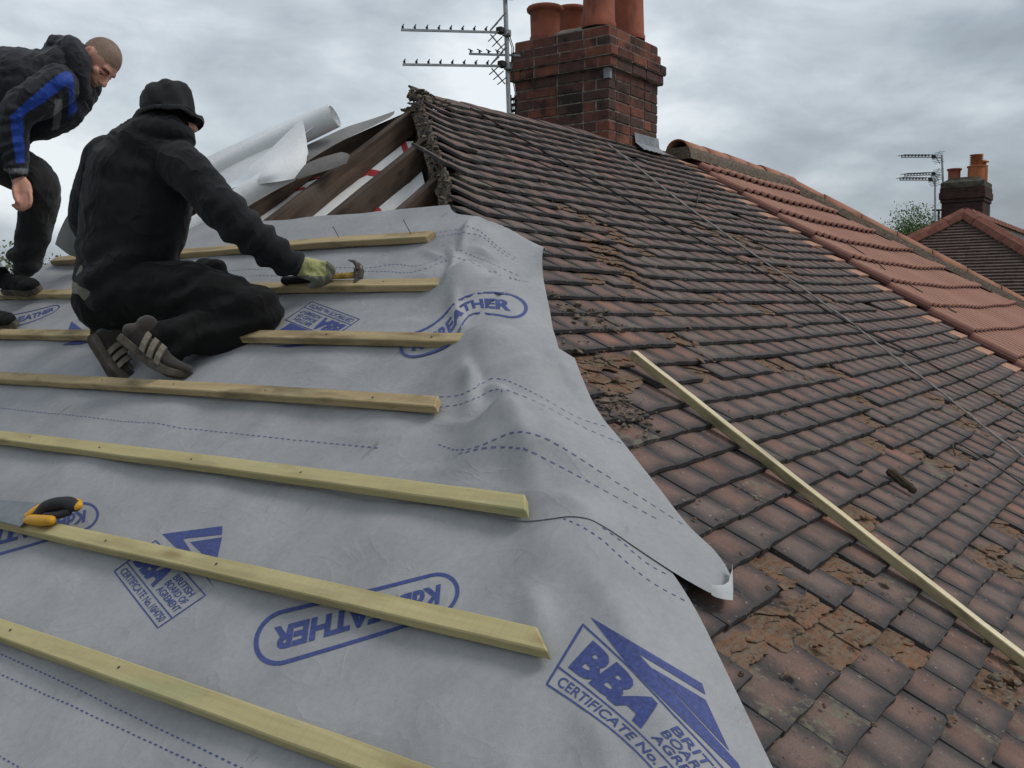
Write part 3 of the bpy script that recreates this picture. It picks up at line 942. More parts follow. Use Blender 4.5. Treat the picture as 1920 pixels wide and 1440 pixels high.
# sloping cement round the pots
b = MB()
vs, fs = [], []
G = 14
for j in range(G + 1):
    for i in range(G + 1):
        u, v = i / G, j / G
        e_ = min(u, 1 - u, v, 1 - v)
        z = CZT - 0.006 + 0.10 * sstep(0, 0.33, e_) + 0.012 * noise.noise(Vector((u * 7, v * 7, 3)))
        vs.append((CX0 + .01 + (CX1 - CX0 - .02) * u, CY0 + .01 + (CY1 - CY0 - .02) * v, z))
for j in range(G):
    for i in range(G):
        a = j * (G + 1) + i; fs.append((a, a + 1, a + G + 2, a + G + 1))
b.add(vs, fs); b.build('mortar_cap', M['flaunching'], chim)
def pot(c, h, r0, r1, parent, roll=True, name='chimney_pot'):
    b = MB()
    pr = [(r0 * 1.05, 0), (r0 * 1.07, .03), (r0, .045), ((r0 + r1) / 2, h * .5), (r1, h - .05)]
    if roll: pr += [(r1 + .006, h - .045), (r1 + .024, h - .03), (r1 + .027, h - .012), (r1 + .018, h)]
    pr += [(r1 - .012, h), (r1 - .016, h - .06), (r0 - .018, .05)]
    b.lathe(c, pr, 28)
    return b.build(name, M['pot'], parent, smooth=True)
POTZ = CZT + 0.045
POTZ -= .01
q1 = Vector((CX0 + .19, CY0 + .19, POTZ)); q2 = Vector((CX1 - .16, CY0 + .17, POTZ))
pot(q1, 0.62, 0.122, 0.108, chim); pot(q2, 0.66, 0.122, 0.105, chim)
pl = on_z(1040, 68, POTZ - 0.02)
pot(Vector((CX0 + 0.16, CY1 - 0.17, POTZ - 0.03)), 0.262, 0.112, 0.116, chim)
pot(Vector((CX1 - 0.20, CY1 - 0.15, POTZ - 0.03)), 0.36, 0.11, 0.105, chim)
# lead flashing where stack and slope meet
M['lead'] = plain('lead_flashing', (0.20, 0.215, 0.235), 0.55, 0.5, var=0.3, scale=12)
b = MB()
for i in range(10):
    x0 = 6.70 + 0.40 * i / 10; x1 = 6.70 + 0.40 * (i + 1) / 10
    y = AY - 0.012
    zt = Rz(x0, AY) + .09
    b.add([(x0, y - .004, zt), (x1, y - .004, zt), (x1, y - .012, Rz(x1, AY) + .015), (x0, y - .012, Rz(x0, AY) + .015),
           (x0, AY - .10, Rz(x0, AY - .10) + .018 + .006 * (i % 2)), (x1, AY - .10, Rz(x1, AY - .10) + .018 + .006 * ((i + 1) % 2))], [(0, 3, 2, 1), (3, 4, 5, 2)])
b.build('lead_flashing', M['lead'], chim)
# a metal corner strap and its ragged remains on the stack
b = MB(); zc = CZT - 5 * .075
b.box((CX0 + .012, CY0 - .006, zc + .03), (.05, .004, .075)); b.box((CX0 - .006, CY0 + .012, zc + .03), (.004, .05, .075)); b.build('corner_strap', M['lead'], chim)

# ================================================================== the neighbour's half of the pair
KN = 5.7
nbr = thing('neighbour_house', (AX + KN, AY, 0.0), 'adjoining house half with new red concrete roof tiles and half-round ridge', 'house')
XN1 = AX + KN + RUN
four_walls(XP + 0.006, XN1 - 0.3, YE + 0.3, YB - 0.3, ZE - 0.05, nbr, M['brickwall'])
gutter((XP + .01, YE - 0.03, ZE - 0.04), (XN1, YE - 0.03, ZE - 0.04), (0, 1, 0), nbr)
def red_concrete():
    t = NT('red_concrete_tile', 0.82, 0.25)
    r = t.rnd(); oc = t.addv(t.pos(), t.comb(t.math('MULTIPLY', r, 9), 0, 0))
    a = t.noise(7, 5, 0.6, oc); f = t.noise(120, 3, 0.6, oc)
    c = t.mix(t.ramp(a, [(0.3, 0.0), (0.7, 1.0)]), (0.205, 0.090, 0.066), (0.280, 0.128, 0.094))
    c = t.mix(t.math('MULTIPLY', r, 0.22), c, (0.27, 0.15, 0.125))
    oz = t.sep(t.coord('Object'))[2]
    c = t.mix(t.ramp(oz, [(0.006, 0.85), (0.026, 0.0)]), c, (0.095, 0.042, 0.036))      # shade in the pans, put into the colour by height
    c = t.mix(t.ramp(oz, [(0.026, 0.0), (0.038, 0.8)]), c, (0.40, 0.215, 0.155))       # light on the roll tops, painted as a paler colour
    c = t.mix(t.ramp(f, [(0.35, 0.3), (0.55, 0.0)]), c, (0.10, 0.045, 0.04))
    t.col(c); t.bump(f, 0.3, 0.003); return t.m
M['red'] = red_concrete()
M['ridge'] = plain('ridge_clay', (0.32, 0.15, 0.098), 0.8, 0.25, var=0.22, scale=9, bump=0.25)
def dzN(x, y):
    t = AY - y
    return 0.100 + 0.02 * clamp(1 - t / 1.5) - 0.03 * sin(pi * clamp((x - XP) / (KN + t - 3.42 + .01))) * sstep(.15, 1.4, t) + 0.004 * sin(4 * x + 2 * t)
def Nz(x, y): return AZ - TP * (AY - y) + dzN(x, y)
b = MB(); vs, fs = [], []
for j in range(17):
    t = RUN * j / 16
    for i in range(17):
        x = XP + 0.01 + (AX + KN + t - XP - 0.01) * i / 16; y = AY - t
        vs.append((x, y, Nz(x, y) - 0.06))
for j in range(16):
    for i in range(16):
        a = j * 17 + i; fs.append((a, a + 17, a + 18, a + 1))
b.add(vs, fs)
nslope = b.build('tiled_slope', M['dark'], nbr, origin=(AX + KN, AY, AZ))
CW, CG, CT = 0.33, 0.345, 0.022
def roman(u):                                   # profile height across one tile, two rolls
    z = 0.0
    for c in (0.085, 0.25):
        d = abs(u - c)
        if d < 0.050: z = 0.042 * cos(d / 0.050 * pi / 2) ** 0.8
    return z
PX = sorted(set([0, .02, CW - .02, CW] + [c + k for c in (0.085, 0.25) for k in (-.051, -.040, -.020, 0, .020, .040, .051)]))
def roman_verts(clipf=None):
    vs = []
    for j, yy in enumerate((0.0, 0.19, 0.40)):
        for u in PX: vs.append((u - CW / 2, yy, roman(u)))
    for u in PX: vs.append((u - CW / 2, 0.0, roman(u) * .92 - CT * (1.0 if roman(u) < .005 else .55)))
    n = len(PX); fs = []
    for j in range(2):
        for i in range(n - 1): fs.append((j * n + i, j * n + i + 1, (j + 1) * n + i + 1, (j + 1) * n + i))
    for i in range(n - 1): fs.append((3 * n + i, 3 * n + i + 1, i + 1, i))
    o = len(vs)
    for s_, i in ((0, 0), (1, n - 1)):          # side edges
        k = len(vs); vs += [(vs[i][0], 0, vs[i][2] - CT), (vs[i][0], .40, vs[i][2] - CT)]
        fs.append((i, 2 * n + i, k + 1, k) if s_ == 0 else (i, k, k + 1, 2 * n + i))
    return vs, fs
RV, RF = roman_verts()
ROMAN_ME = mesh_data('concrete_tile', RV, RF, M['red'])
rgn = random.Random(4)
nrow = int(RUN / CP / CG) + 1
for c in range(nrow):
    s = CG * (c + 1) - 0.10
    y = AY - s * CP
    if y < YE - 0.05: continue
    t = s * CP
    n = int((AX + KN + t - XP) / CW) + 1
    for i in range(n):
        xc = XP + 0.012 + CW * (i + .5)
        e_ = .03; z = Nz(xc, y)
        X = Vector((1, 0, (Nz(xc + e_, y) - Nz(xc - e_, y)) / (2 * e_))).normalized(); Y = Vector((0, 1, TP)).normalized()
        Z = X.cross(Y).normalized(); Y = Z.cross(X)
        mw = Matrix.Translation(Vector((xc, y, z))) @ Matrix((X, Y, Z)).transposed().to_4x4() @ Matrix.Rotation(-0.095 + rgn.uniform(-.004, .004), 4, 'X')
        me = ROMAN_ME
        if xc + CW / 2 > AX + KN + t - 0.28:     # cut along the hip
            vs = []
            inv = mw.inverted()
            for v in RV:
                w = mw @ Vector(v); lim = AX + KN + (AY - w.y) + 0.02
                if w.x > lim: w.x = lim
                vs.append(inv @ w)
            if min((mw @ v).x for v in vs) > AX + KN + t: continue
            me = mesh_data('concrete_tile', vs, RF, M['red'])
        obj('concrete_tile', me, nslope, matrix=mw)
# hip end and back slope of the neighbour, out of sight, as plain tiled planes
b = MB()
b.add([(AX + KN, AY, AZ + .02), (XN1, YE, ZE + .02), (XN1, YB, ZE + .02)], [(0, 1, 2)])
b.add([(AX + KN, AY, AZ + .02), (XN1, YB, ZE + .02), (XP, YB, ZE + .02), (XP, AY, AZ + .02)], [(0, 1, 2, 3)])
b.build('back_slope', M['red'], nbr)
def ridge_piece_me(L, r, n=12, name='ridge_tile'):
    vs, fs = [], []
    for x, k in ((0, 1.0), (L * .5, .985), (L, .97)):
        for q in (1.0, 0.88):
            for i in range(n + 1):
                a = pi * i / n
                vs.append((x, cos(a) * r * k * q, sin(a) * r * k * q * .95))
    m = n + 1
    for j in range(2):
        for i in range(n):
            a = j * 2 * m + i; fs.append((a, a + 1, a + 2 * m + 1, a + 2 * m))
            a += m; fs.append((a, a + 2 * m, a + 2 * m + 1, a + 1))
    for e_ in (0, 2):
        for i in range(n):
            a = e_ * 2 * m + i
            fs.append((a, a + m, a + m + 1, a + 1) if e_ == 0 else (a, a + 1, a + m + 1, a + m))
    return mesh_data(name, vs, fs, M['ridge'], smooth=False)
RIDGE_ME = ridge_piece_me(0.438, 0.104)
for p in RIDGE_ME.polygons: p.use_smooth = True
def ridge_run(p0, p1, parent, name, me, step=0.45, start=0.0, bed=.07, w=.128):
    p0, p1 = Vector(p0), Vector(p1); t = (p1 - p0); L = t.length; t.normalize()
    Y = Vector((0, 0, 1)).cross(t).normalized(); Z = t.cross(Y)
    R = Matrix((t, Y, Z)).transposed().to_4x4()
    d = start
    while d < L - 0.05:
        obj(name, me, parent, matrix=Matrix.Translation(p0 + t * d + Vector((0, 0, rgn.uniform(-.005, .005)))) @ R @ Matrix.Rotation(rgn.uniform(-.015, .015), 4, 'Z'))
        d += step
    # mortar bed beneath
    b = MB(); n = int(L / .05)
    vs, fs = [], []
    for i in range(n + 1):
        p = p0 + t * (L * i / n)
        for k, (dy, dz) in enumerate(((-w, -bed), (-w * .93, -.01), (-.1, .03), (.1, .03), (w * .93, -.01), (w, -bed))):
            jt = noise.noise(Vector((p.x * 9, p.y * 9, k * 3.1))) * .008
            vs.append(p + Y * (dy + jt) + Z * (dz + jt))
    for i in range(n):
        for k in range(5): fs.append((i * 6 + k, i * 6 + k + 1, i * 6 + 7 + k, i * 6 + 6 + k))
    fs += [(0, 1, 2, 3, 4, 5), tuple(n * 6 + k for k in (5, 4, 3, 2, 1, 0))]
    b.add(vs, fs); b.build('mortar_bed', M['mortar'], parent)
ridge_run((XP - .13, AY, AZ + .148), (AX + KN + .02, AY, AZ + .130), nbr, 'ridge_tile', RIDGE_ME)
hipL = RUN
ridge_run((AX + KN + .02, AY, AZ + .125), (AX + KN + hipL, AY - hipL, ZE + .10), nbr, 'hip_tile', RIDGE_ME, start=.03, bed=.05, w=.122)
# stray clips of wire poking out between the courses
M['wire'] = plain('black_wire', (0.015, 0.013, 0.013), 0.5, 0.3)

# ================================================================== next house along the street
FX, FY, FZ = 19.53, 3.57, CZ + 1.577
far_h = thing('far_house', (FX, FY, 0.0), 'distant house with dark slated hip end and a soot-black chimney', 'house')
FR = 3.7
FZE = FZ - TP * FR
four_walls(FX - FR + .3, FX + 11, FY - FR + .3, FY + FR - .3, FZE - .05, far_h, M['brickwall'])
def slate_far():
    t = NT('dark_far_tile', 0.85, 0.2)
    p = t.pos(); r = t.attr('rnd')
    v = t.addv(p, t.comb(t.math('MULTIPLY', r, 50), 0, 0))
    s_ = t.sep(p)
    n_ = t.noise(2.6, 5, 0.7, t.comb(t.math('MULTIPLY', s_[1], 3.0), t.math('MULTIPLY', s_[0], 3.0), t.math('MULTIPLY', r, 90)))
    c = t.mix(t.ramp(n_, [(0.3, 0.0), (0.7, 1.0)]), (0.070, 0.052, 0.048), (0.15, 0.105, 0.088))
    c = t.mix(t.ramp(n_, [(0.66, 0.0), (0.76, 0.8)]), c, (0.27, 0.125, 0.075))
    t.col(c); return t.m
M['far_tile'] = slate_far()
def course_roof(parent, name, apex_pts, low_pts, gauge, mat, side, th=0.018):
    """stepped courses filling a roof plane between its upper edge (2 points) and eaves (2 points)"""
    a0, a1 = Vector(apex_pts[0]), Vector(apex_pts[1]); l0, l1 = Vector(low_pts[0]), Vector(low_pts[1])
    n = int((l0 - a0).length / gauge * (abs(l0.z - a0.z) / SP) / (l0 - a0).length) + 1
    n = int(abs(l0.z - a0.z) / SP / gauge)
    N = (l0 - a0).cross(l1 - l0).normalized()
    if N.z < 0: N = -N
    V, F, R_ = [], [], []
    for c in range(n):
        f0, f1 = c / n, (c + 1) / n
        p0, p1 = a0.lerp(l0, f1), a1.lerp(l1, f1); q0, q1 = a0.lerp(l0, f0), a1.lerp(l1, f0)
        W = (p1 - p0).length; m = max(1, int(W / .168)); sh = .5 * (c % 2)
        cuts = [0.0] + [((k + sh) / m) for k in range(m + 1) if 0.01 < (k + sh) / m < .99] + [1.0]
        for u0, u1 in zip(cuts, cuts[1:]):
            o = len(V); g = .0012 / max(W, .1); r_ = rgn.random(); dz = rgn.uniform(0, .006)
            A_, B_ = p0.lerp(p1, u0 + g), p0.lerp(p1, u1 - g); C_, D_ = q0.lerp(q1, u1 - g), q0.lerp(q1, u0 + g)
            V += [A_ + N * (th + dz), B_ + N * (th + dz), C_ + N * .001, D_ + N * .001, A_ + N * (-.004), B_ + N * (-.004)]
            F += [(o, o + 1, o + 2, o + 3), (o + 4, o + 5, o + 1, o)]; R_ += [r_] * 6
    o = len(V); V += [a0 - N * .012, a1 - N * .012, l1 - N * .012, l0 - N * .012]; F.append((o, o + 1, o + 2, o + 3) if (a1 - a0).length > .01 else (o, o + 2, o + 3)); R_ += [.3] * 4
    me = mesh_data(name, [v - a0 for v in V], F, mat)
    at_ = me.attributes.new('rnd', 'FLOAT', 'POINT'); at_.data.foreach_set('value', R_)
    ob = obj(name, me, parent, origin=a0); tag(ob, kind='stuff'); return ob
ap = (FX, FY, FZ)
course_roof(far_h, 'hip_end_tiles', (ap, ap), ((FX - FR, FY + FR, FZE), (FX - FR, FY - FR, FZE)), 0.102, M['far_tile'], 0, .03)
M['far_slate'] = plain('sky_sheen_slate', (0.17, 0.175, 0.18), 0.35, 0.5, var=0.45, scale=14)  # paler grey carries the sky's reflection on this slope
course_roof(far_h, 'slope_tiles', (ap, (FX + 8, FY, FZ)), ((FX - FR, FY - FR, FZE), (FX + 11, FY - FR, FZE)), 0.2, M['far_slate'], 0, .03)
course_roof(far_h, 'back_tiles', ((FX + 8, FY, FZ), ap), ((FX + 11, FY + FR, FZE), (FX - FR, FY + FR, FZE)), 0.2, M['far_tile'], 0, .03)
M['hip_red'] = plain('weathered_red_hip', (0.165, 0.066, 0.046), 0.85, 0.2, var=0.4, scale=5, bump=0.3)
b = MB()
ANG = ridge_piece_me(0.44, 0.16, 4, 'hip_tile'); ANG.materials.clear(); ANG.materials.append(M['hip_red'])
ridge_run((FX - .0, FY, FZ + .0), (FX - FR, FY - FR, FZE + .0), far_h, 'hip_tile', ANG)
ridge_run((FX - .0, FY, FZ + .0), (FX - FR, FY + FR, FZE + .0), far_h, 'hip_tile', ANG)
ridge_run((FX, FY, FZ + .01), (FX + 8, FY, FZ + .01), far_h, 'ridge_tile', ANG)
# its chimney
r_ = ray(1844, 420); k_ = FY / r_[1]
fcx, fcy = r_[0] * k_, FY + 0.02
fd = k_ * FPX
def far_z(py): q = ray(1844, py); return CZ + q[2] * fcy / q[1]
ft = far_z(338)
M['farbrick'] = brick_wall_material('sooty_brick', (0.075, 0.036, 0.03), (0.045, 0.028, 0.026), (0.06, 0.052, 0.046))
b = MB()
fz0 = FZ - .6
W_, D_ = 0.77, 0.82
def fbox(z0, z1, g): b.box((fcx + D_ / 2, fcy + W_ / 2, (z0 + z1) / 2), (D_ + 2 * g, W_ + 2 * g, z1 - z0))
fbox(fz0, ft - .40, 0.0); fbox(ft - .40, ft - .33, .022); fbox(ft - .33, ft - .19, .045); fbox(ft - .19, ft - .10, .03)
fch = b.build('chimney', M['farbrick'], far_h, bevel=0.008)
M['farcap'] = plain('mossy_cement', (0.085, 0.08, 0.062), 0.95, 0.1, var=0.5, scale=8)
b = MB(); fbox(ft - .10, ft + .0, .02)
top = [(x, y) for x, y in ((-.02, -.02), (D_ + .02, -.02), (D_ + .02, W_ + .02), (-.02, W_ + .02))]
vs = [(fcx + x, fcy + y, ft) for x, y in top] + [(fcx + D_ / 2 + (x - D_ / 2) * .45, fcy + W_ / 2 + (y - W_ / 2) * .6, ft + .12) for x, y in top]
b.add(vs, [(0, 1, 5, 4), (1, 2, 6, 5), (2, 3, 7, 6), (3, 0, 4, 7), (4, 5, 6, 7)])
b.build('mortar_cap', M['farcap'], fch)
pot(Vector((fcx + .3, fcy + .60, ft + .06)), 0.25, 0.115, 0.118, fch)
M['farpot'] = plain('orange_pot', (0.36, 0.125, 0.05), 0.75, 0.3, var=0.25, scale=6)
b = MB(); pc = Vector((fcx + .35, fcy + .20, ft + .06))
prof = [(.158, 0), (.158, .25), (.175, .25), (.175, .275), (.13, .275)]
for k in range(6): prof += [(.13, .29 + k * .033), (.105, .295 + k * .033), (.105, .312 + k * .033), (.13, .318 + k * .033)]
prof += [(.125, .50), (.05, .505)]
b.lathe(pc, prof, 20); b.build('chimney_pot', M['farpot'], fch)
b = MB(); pc2 = Vector((fcx + .62, fcy + .12, ft + .06)); b.lathe(pc2, [(.09, 0), (.09, .28), (.10, .3), (.06, .31), (.06, .36), (.11, .37), (.11, .385), (.03, .42)], 14); b.build('chimney_pot', M['farpot'], fch)

# ------------------------------------------------------------------ television aerials
M['alu'] = plain('dull_aluminium', (0.30, 0.31, 0.32), 0.45, 0.5, 0.7, var=0.2)
M['blackplastic'] = plain('black_plastic', (0.02, 0.02, 0.021), 0.5, 0.4)
def yagi(root, tip, back, ndir, d, s=1.0, dipole=True, refl=True, eld=0.07):
    """boom from tip to back end with upright director clips; elements run level across the boom"""
    tip, back = Vector(tip), Vector(back)
    bx = (back - tip); L = bx.length; bx.normalize()
    side = bx.cross(Vector((0, 0, 1))).normalized()
    m = MB(); m.box((tip + back) / 2, (L, .015 * s, .015 * s), Matrix((bx, side, Vector((0, 0, 1)))).transposed()); m.build('boom', M['alu'], root)
    for k in range(ndir):
        p = tip + bx * (0.012 + k * d)
        m = MB(); m.box(p + Vector((0, 0, .016 * s)), (.010 * s, .012 * s, .020 * s), None)
        m.tube([p + Vector((0, 0, .028 * s)) - side * eld * .5, p + Vector((0, 0, .028 * s)) + side * eld * .5], .0042 * s, 6)
        m.build('director', M['blackplastic'], root)
    if dipole:
        p = tip + bx * (ndir * d + .035 * s)
        m = MB(); m.box(p + Vector((0, 0, .012)), (.06 * s, .05 * s, .045 * s)); ob = m.build('dipole_box', M['blackplastic'], root, bevel=.006)
    if refl:
        for sg in (-1, 1):
            m = MB()
            for q in range(3):
                e0 = back - bx * .03 + Vector((0, 0, sg * .012)); e1 = back - bx * (.035 - .09 * 0) + Vector((0, 0, sg * (.05 + .03 * q))) + bx * (-.05 * q * 0)
                cpt = back - bx * (.10 - .03 * q) + Vector((0, 0, sg * (.03 + .035 * q)))
                m.tube([cpt - side * .13, cpt + side * .13], .004 * s, 6)
            m.tube([back - bx * .12 + Vector((0, 0, sg * .015)), back - bx * .02 + Vector((0, 0, sg * .125))], .005 * s, 6)
            m.build('reflector', M['alu'], root)
mast_p = at_depth(955, 215, 6.95)
mx, my = mast_p.x, mast_p.y
aer = thing('tv_aerial', (mx, my, mast_p.z - .1), 'tall grey aerial mast with three level booms strapped to near chimney', 'aerial')
m = MB(); ztop = at_depth(945, -60, 6.95)
m.tube([(mx, my, mast_p.z - .12), (mx + (ztop.x - mx) * .5, my + (ztop.y - my) * .5, (mast_p.z + ztop.z) / 2), ztop], .0165, 12); m.build('mast', M['alu'], aer)
def boom_px(xa, ya, da, xb, yb, db): return at_depth(xa, ya, da), at_depth(xb, yb, db)
t_, b_ = boom_px(752, 56, 6.72, 950, 61, 6.93); dd = (b_ - t_).length
yagi(aer, t_, b_, 8, dd * .112, 1.0)
t_, b_ = boom_px(755, 121, 6.72, 952, 124, 6.93)
yagi(aer, t_, b_, 8, dd * .112, 1.0)
t_, b_ = boom_px(880, 101, 7.3, 975, 104, 7.12)
yagi(aer, t_, b_, 5, dd * .10, 1.0, dipole=False, refl=False)
t_, b_ = boom_px(905, -4, 6.8, 962, -2, 6.95)
yagi(aer, t_, b_, 2, dd * .10, 1.0, dipole=False, refl=False)
for py in (62, 125):
    p = at_depth(953 if py > 100 else 950, py, 6.93); m = MB(); m.box(p, (.06, .045, .05)); m.build('clamp', M['alu'], aer, bevel=.006)
m = MB()
for k, (dx, w) in enumerate(((3, 5), (6, 4))):
    m.tube([at_depth(948 + dx, 62, 6.9), at_depth(957 + dx, 90, 6.9), at_depth(955 + dx, 130, 6.92), at_depth(958 + dx + w, 175, 6.95), at_depth(955 + dx, 215, 6.97)], .0035, 6)
m.build('cable', M['wire'], aer)
m = MB()
pb = at_depth(962, 200, 7.0)
for py in (186, 197, 208, 216):
    q = at_depth(961, py, 7.0); m.box(q, (.02, .075, .018))
m.box(at_depth(968, 200, 7.02), (.012, .02, .16)); m.box(at_depth(956.5, 200, 6.98), (.012, .02, .16))
m.build('bracket', M['blackplastic'], aer)
# the far pair of aerials
fm = at_depth(1753, 375, 19.6)
aer2 = thing('tv_aerial', fm - Vector((0, 0, .5)), 'two thin aerial masts on brackets beside the distant black chimney', 'aerial')
m = MB(); m.tube([at_depth(1753.5, 418, 19.6), at_depth(1753, 335, 19.6)], .02, 8); m.build('mast', M['alu'], aer2)
m = MB(); m.tube([at_depth(1768, 342, 19.9), at_depth(1766, 290, 19.9)], .02, 8); m.build('mast', M['alu'], aer2)
m = MB(); m.tube([at_depth(1749, 394, 19.6), at_depth(1764, 394, 19.8)], .02, 6); m.tube([at_depth(1750, 416, 19.6), at_depth(1762, 416, 19.8)], .02, 6); m.tube([at_depth(1760, 394, 19.7), at_depth(1760, 416, 19.7)], .02, 6); m.build('bracket', M['blackplastic'], aer2)
for xa, ya, xb, yb, dpt in ((1690, 295, 1764, 295, 19.8), (1696, 330, 1762, 327, 19.8), (1687, 337.5, 1757, 338, 19.6)):
    t_, b_ = at_depth(xa, ya, dpt - .4), at_depth(xb, yb, dpt); dd2 = (b_ - t_).length
    yagi(aer2, t_, b_, 9, dd2 * .085, 1.5, eld=.22)

# ================================================================== breather membrane over the hip end
BX = [2.760, 2.481, 2.208, 1.955, 1.686, 1.417, 1.168]          # batten lines on plan, top to bottom (refined below)
_ends = [((100, 492), (806, 445)), ((-60, 556), (830, 535)), ((-60, 628), (876, 641)), ((-60, 707), (819, 764)), ((-60, 817), (986, 957)), ((-60, 972), (1016, 1212)), ((-60, 1160), (930, 1523))]
BX = [(on_L(a[0], a[1], .03).x + on_L(c[0], c[1], .03).x) / 2 for a, c in _ends]

BUMPS = []
def bump_px(px, py, h, r, ry=None, plane='R'):
    p = on_Rp(px, py, .08) if plane == 'R' else on_L(px, py, .03)
    BUMPS.append((p.x, p.y, h * 1.6, r, ry or r))
CREASES = []
def crease_px(pts, h, w, plane='R'):
    P = [(on_Rp(x, y, .08) if plane == 'R' else on_L(x, y, .03)) for x, y in pts]
    CREASES.append(([(p.x, p.y) for p in P], h * 1.6, w))
bump_px(862, 470, .050, .085); bump_px(905, 585, .040, .08, .10); bump_px(960, 740, .045, .09, .11); bump_px(1015, 815, .022, .07)
bump_px(890, 425, .02, .09); bump_px(985, 470, .020, .10); bump_px(1080, 950, .012, .09); bump_px(1160, 900, .016, .08); bump_px(1060, 620, -.012, .07)
bump_px(800, 500, .014, .07, .07, 'L'); bump_px(850, 700, .016, .06, .08, 'L'); bump_px(740, 790, .010, .07, .1, 'L'); bump_px(900, 840, .015, .06, .08, 'L')
bump_px(600, 690, .010, .09, .12, 'L'); bump_px(300, 780, .010, .09, .15, 'L'); bump_px(120, 880, .010, .1, .15, 'L'); bump_px(700, 1000, .008, .09, .15, 'L'); bump_px(400, 930, .008, .09, .2, 'L')
bump_px(250, 1250, -.008, .1, .12, 'L'); bump_px(820, 1330, .010, .08, .1, 'L'); bump_px(560, 1100, -.006, .1, .12, 'L'); bump_px(1020, 1010, .012, .05, .06, 'L')
crease_px([(848, 487), (905, 505), (960, 530)], .014, .018); crease_px([(850, 500), (920, 520), (1010, 545)], .012, .016); crease_px([(885, 615), (950, 645), (1055, 684)], .018, .02)
crease_px([(855, 440), (878, 412), (895, 405)], .014, .02); crease_px([(935, 715), (970, 770), (1000, 840)], .016, .03); crease_px([(870, 590), (882, 620), (880, 660)], .02, .025)
crease_px([(960, 790), (1040, 830), (1130, 900)], .010, .025); crease_px([(870, 860), (930, 850), (1000, 835)], .008, .02, 'L'); crease_px([(985, 965), (1005, 1010), (1020, 1060)], .014, .025)
crease_px([(850, 545), (855, 580), (865, 610)], .018, .02, 'L'); crease_px([(895, 410), (940, 440), (985, 465)], .010, .025); crease_px([(1100, 1020), (1160, 1120), (1200, 1200)], .007, .03)
crease_px([(1010, 640), (1050, 700), (1100, 770)], -.010, .03)
for pts, h, w, pl in (([(842, 462), (850, 480), (846, 505), (836, 530)], .016, .014, 'L'), ([(868, 430), (900, 452), (938, 490)], .010, .016, 'R'), ([(890, 470), (930, 505), (985, 520)], -.010, .016, 'R'),
                      ([(885, 540), (950, 545), (1020, 548)], .008, .012, 'R'), ([(880, 618), (930, 660), (960, 700)], .012, .016, 'R'), ([(905, 640), (975, 655), (1040, 670)], -.008, .014, 'R'),
                      ([(880, 660), (900, 700), (905, 740)], -.010, .018, 'L'), ([(935, 712), (960, 722), (1000, 745)], .008, .014, 'R'), ([(905, 800), (950, 780), (975, 770)], .008, .015, 'L'),
                      ([(820, 770), (860, 790), (905, 800)], .007, .014, 'L'), ([(860, 848), (905, 835), (960, 806)], .008, .014, 'L'), ([(1000, 850), (1060, 900), (1110, 960)], .006, .018, 'R'),
                      ([(790, 460), (820, 475), (838, 478)], .008, .012, 'L'), ([(760, 520), (800, 512), (840, 488)], .007, .012, 'L'), ([(620, 800), (700, 812), (780, 800)], .004, .014, 'L'),
                      ([(740, 860), (840, 872), (900, 862)], .004, .014, 'L'), ([(1080, 1180), (1130, 1280), (1150, 1400)], .006, .022, 'R'), ([(940, 1380), (960, 1420), (970, 1480)], .008, .02, 'L'),
                      ([(560, 690), (600, 680), (640, 690)], .004, .012, 'L'), ([(700, 600), (760, 590), (820, 600)], .004, .014, 'L')):
    crease_px(pts, h, w, pl)
def wob(X, Y, a, c, ph):
    """smooth irregular undulation, about -1..1"""
    return (np.sin(a * X + 1.3 * np.sin(c * .7 * Y + ph)) * np.cos(c * Y + 1.1 * np.sin(a * .6 * X + 2 * ph)) + .6 * np.sin(.53 * a * Y - 1.7 * c * X + 3 * ph)) / 1.4
def dzR_np(X, Y):
    T = AY - Y; D = X - (AX - T)
    ss = lambda p, q, v: (lambda t: t * t * (3 - 2 * t))(np.clip((v - p) / (q - p), 0, 1))
    v = 0.06 + 0.055 * np.clip((X - AX + 0.3) / 3.6, 0, 1) * np.clip(1 - T / 1.9, 0, 1)
    v = v + 0.035 * np.clip(1 - np.maximum(D, 0) / 0.30, 0, None) ** 2 * ss(1.5, 1.05, T)
    v = v - 0.022 * np.sin(pi * np.clip((X - AX + 1.2) / 4.6, 0, 1)) * ss(0.2, 1.2, T)
    return v + 0.003 * np.sin(2.3 * X + 1.1 * T) + 0.0015 * np.sin(5.1 * X - 2.7 * T + 1.0)
GX0, GX1, GY0, GY1, GS = 0.3, 3.6, -0.5, 7.4, 0.0065
gx = np.arange(GX0, GX1, GS); gy = np.arange(GY0, GY1, GS)
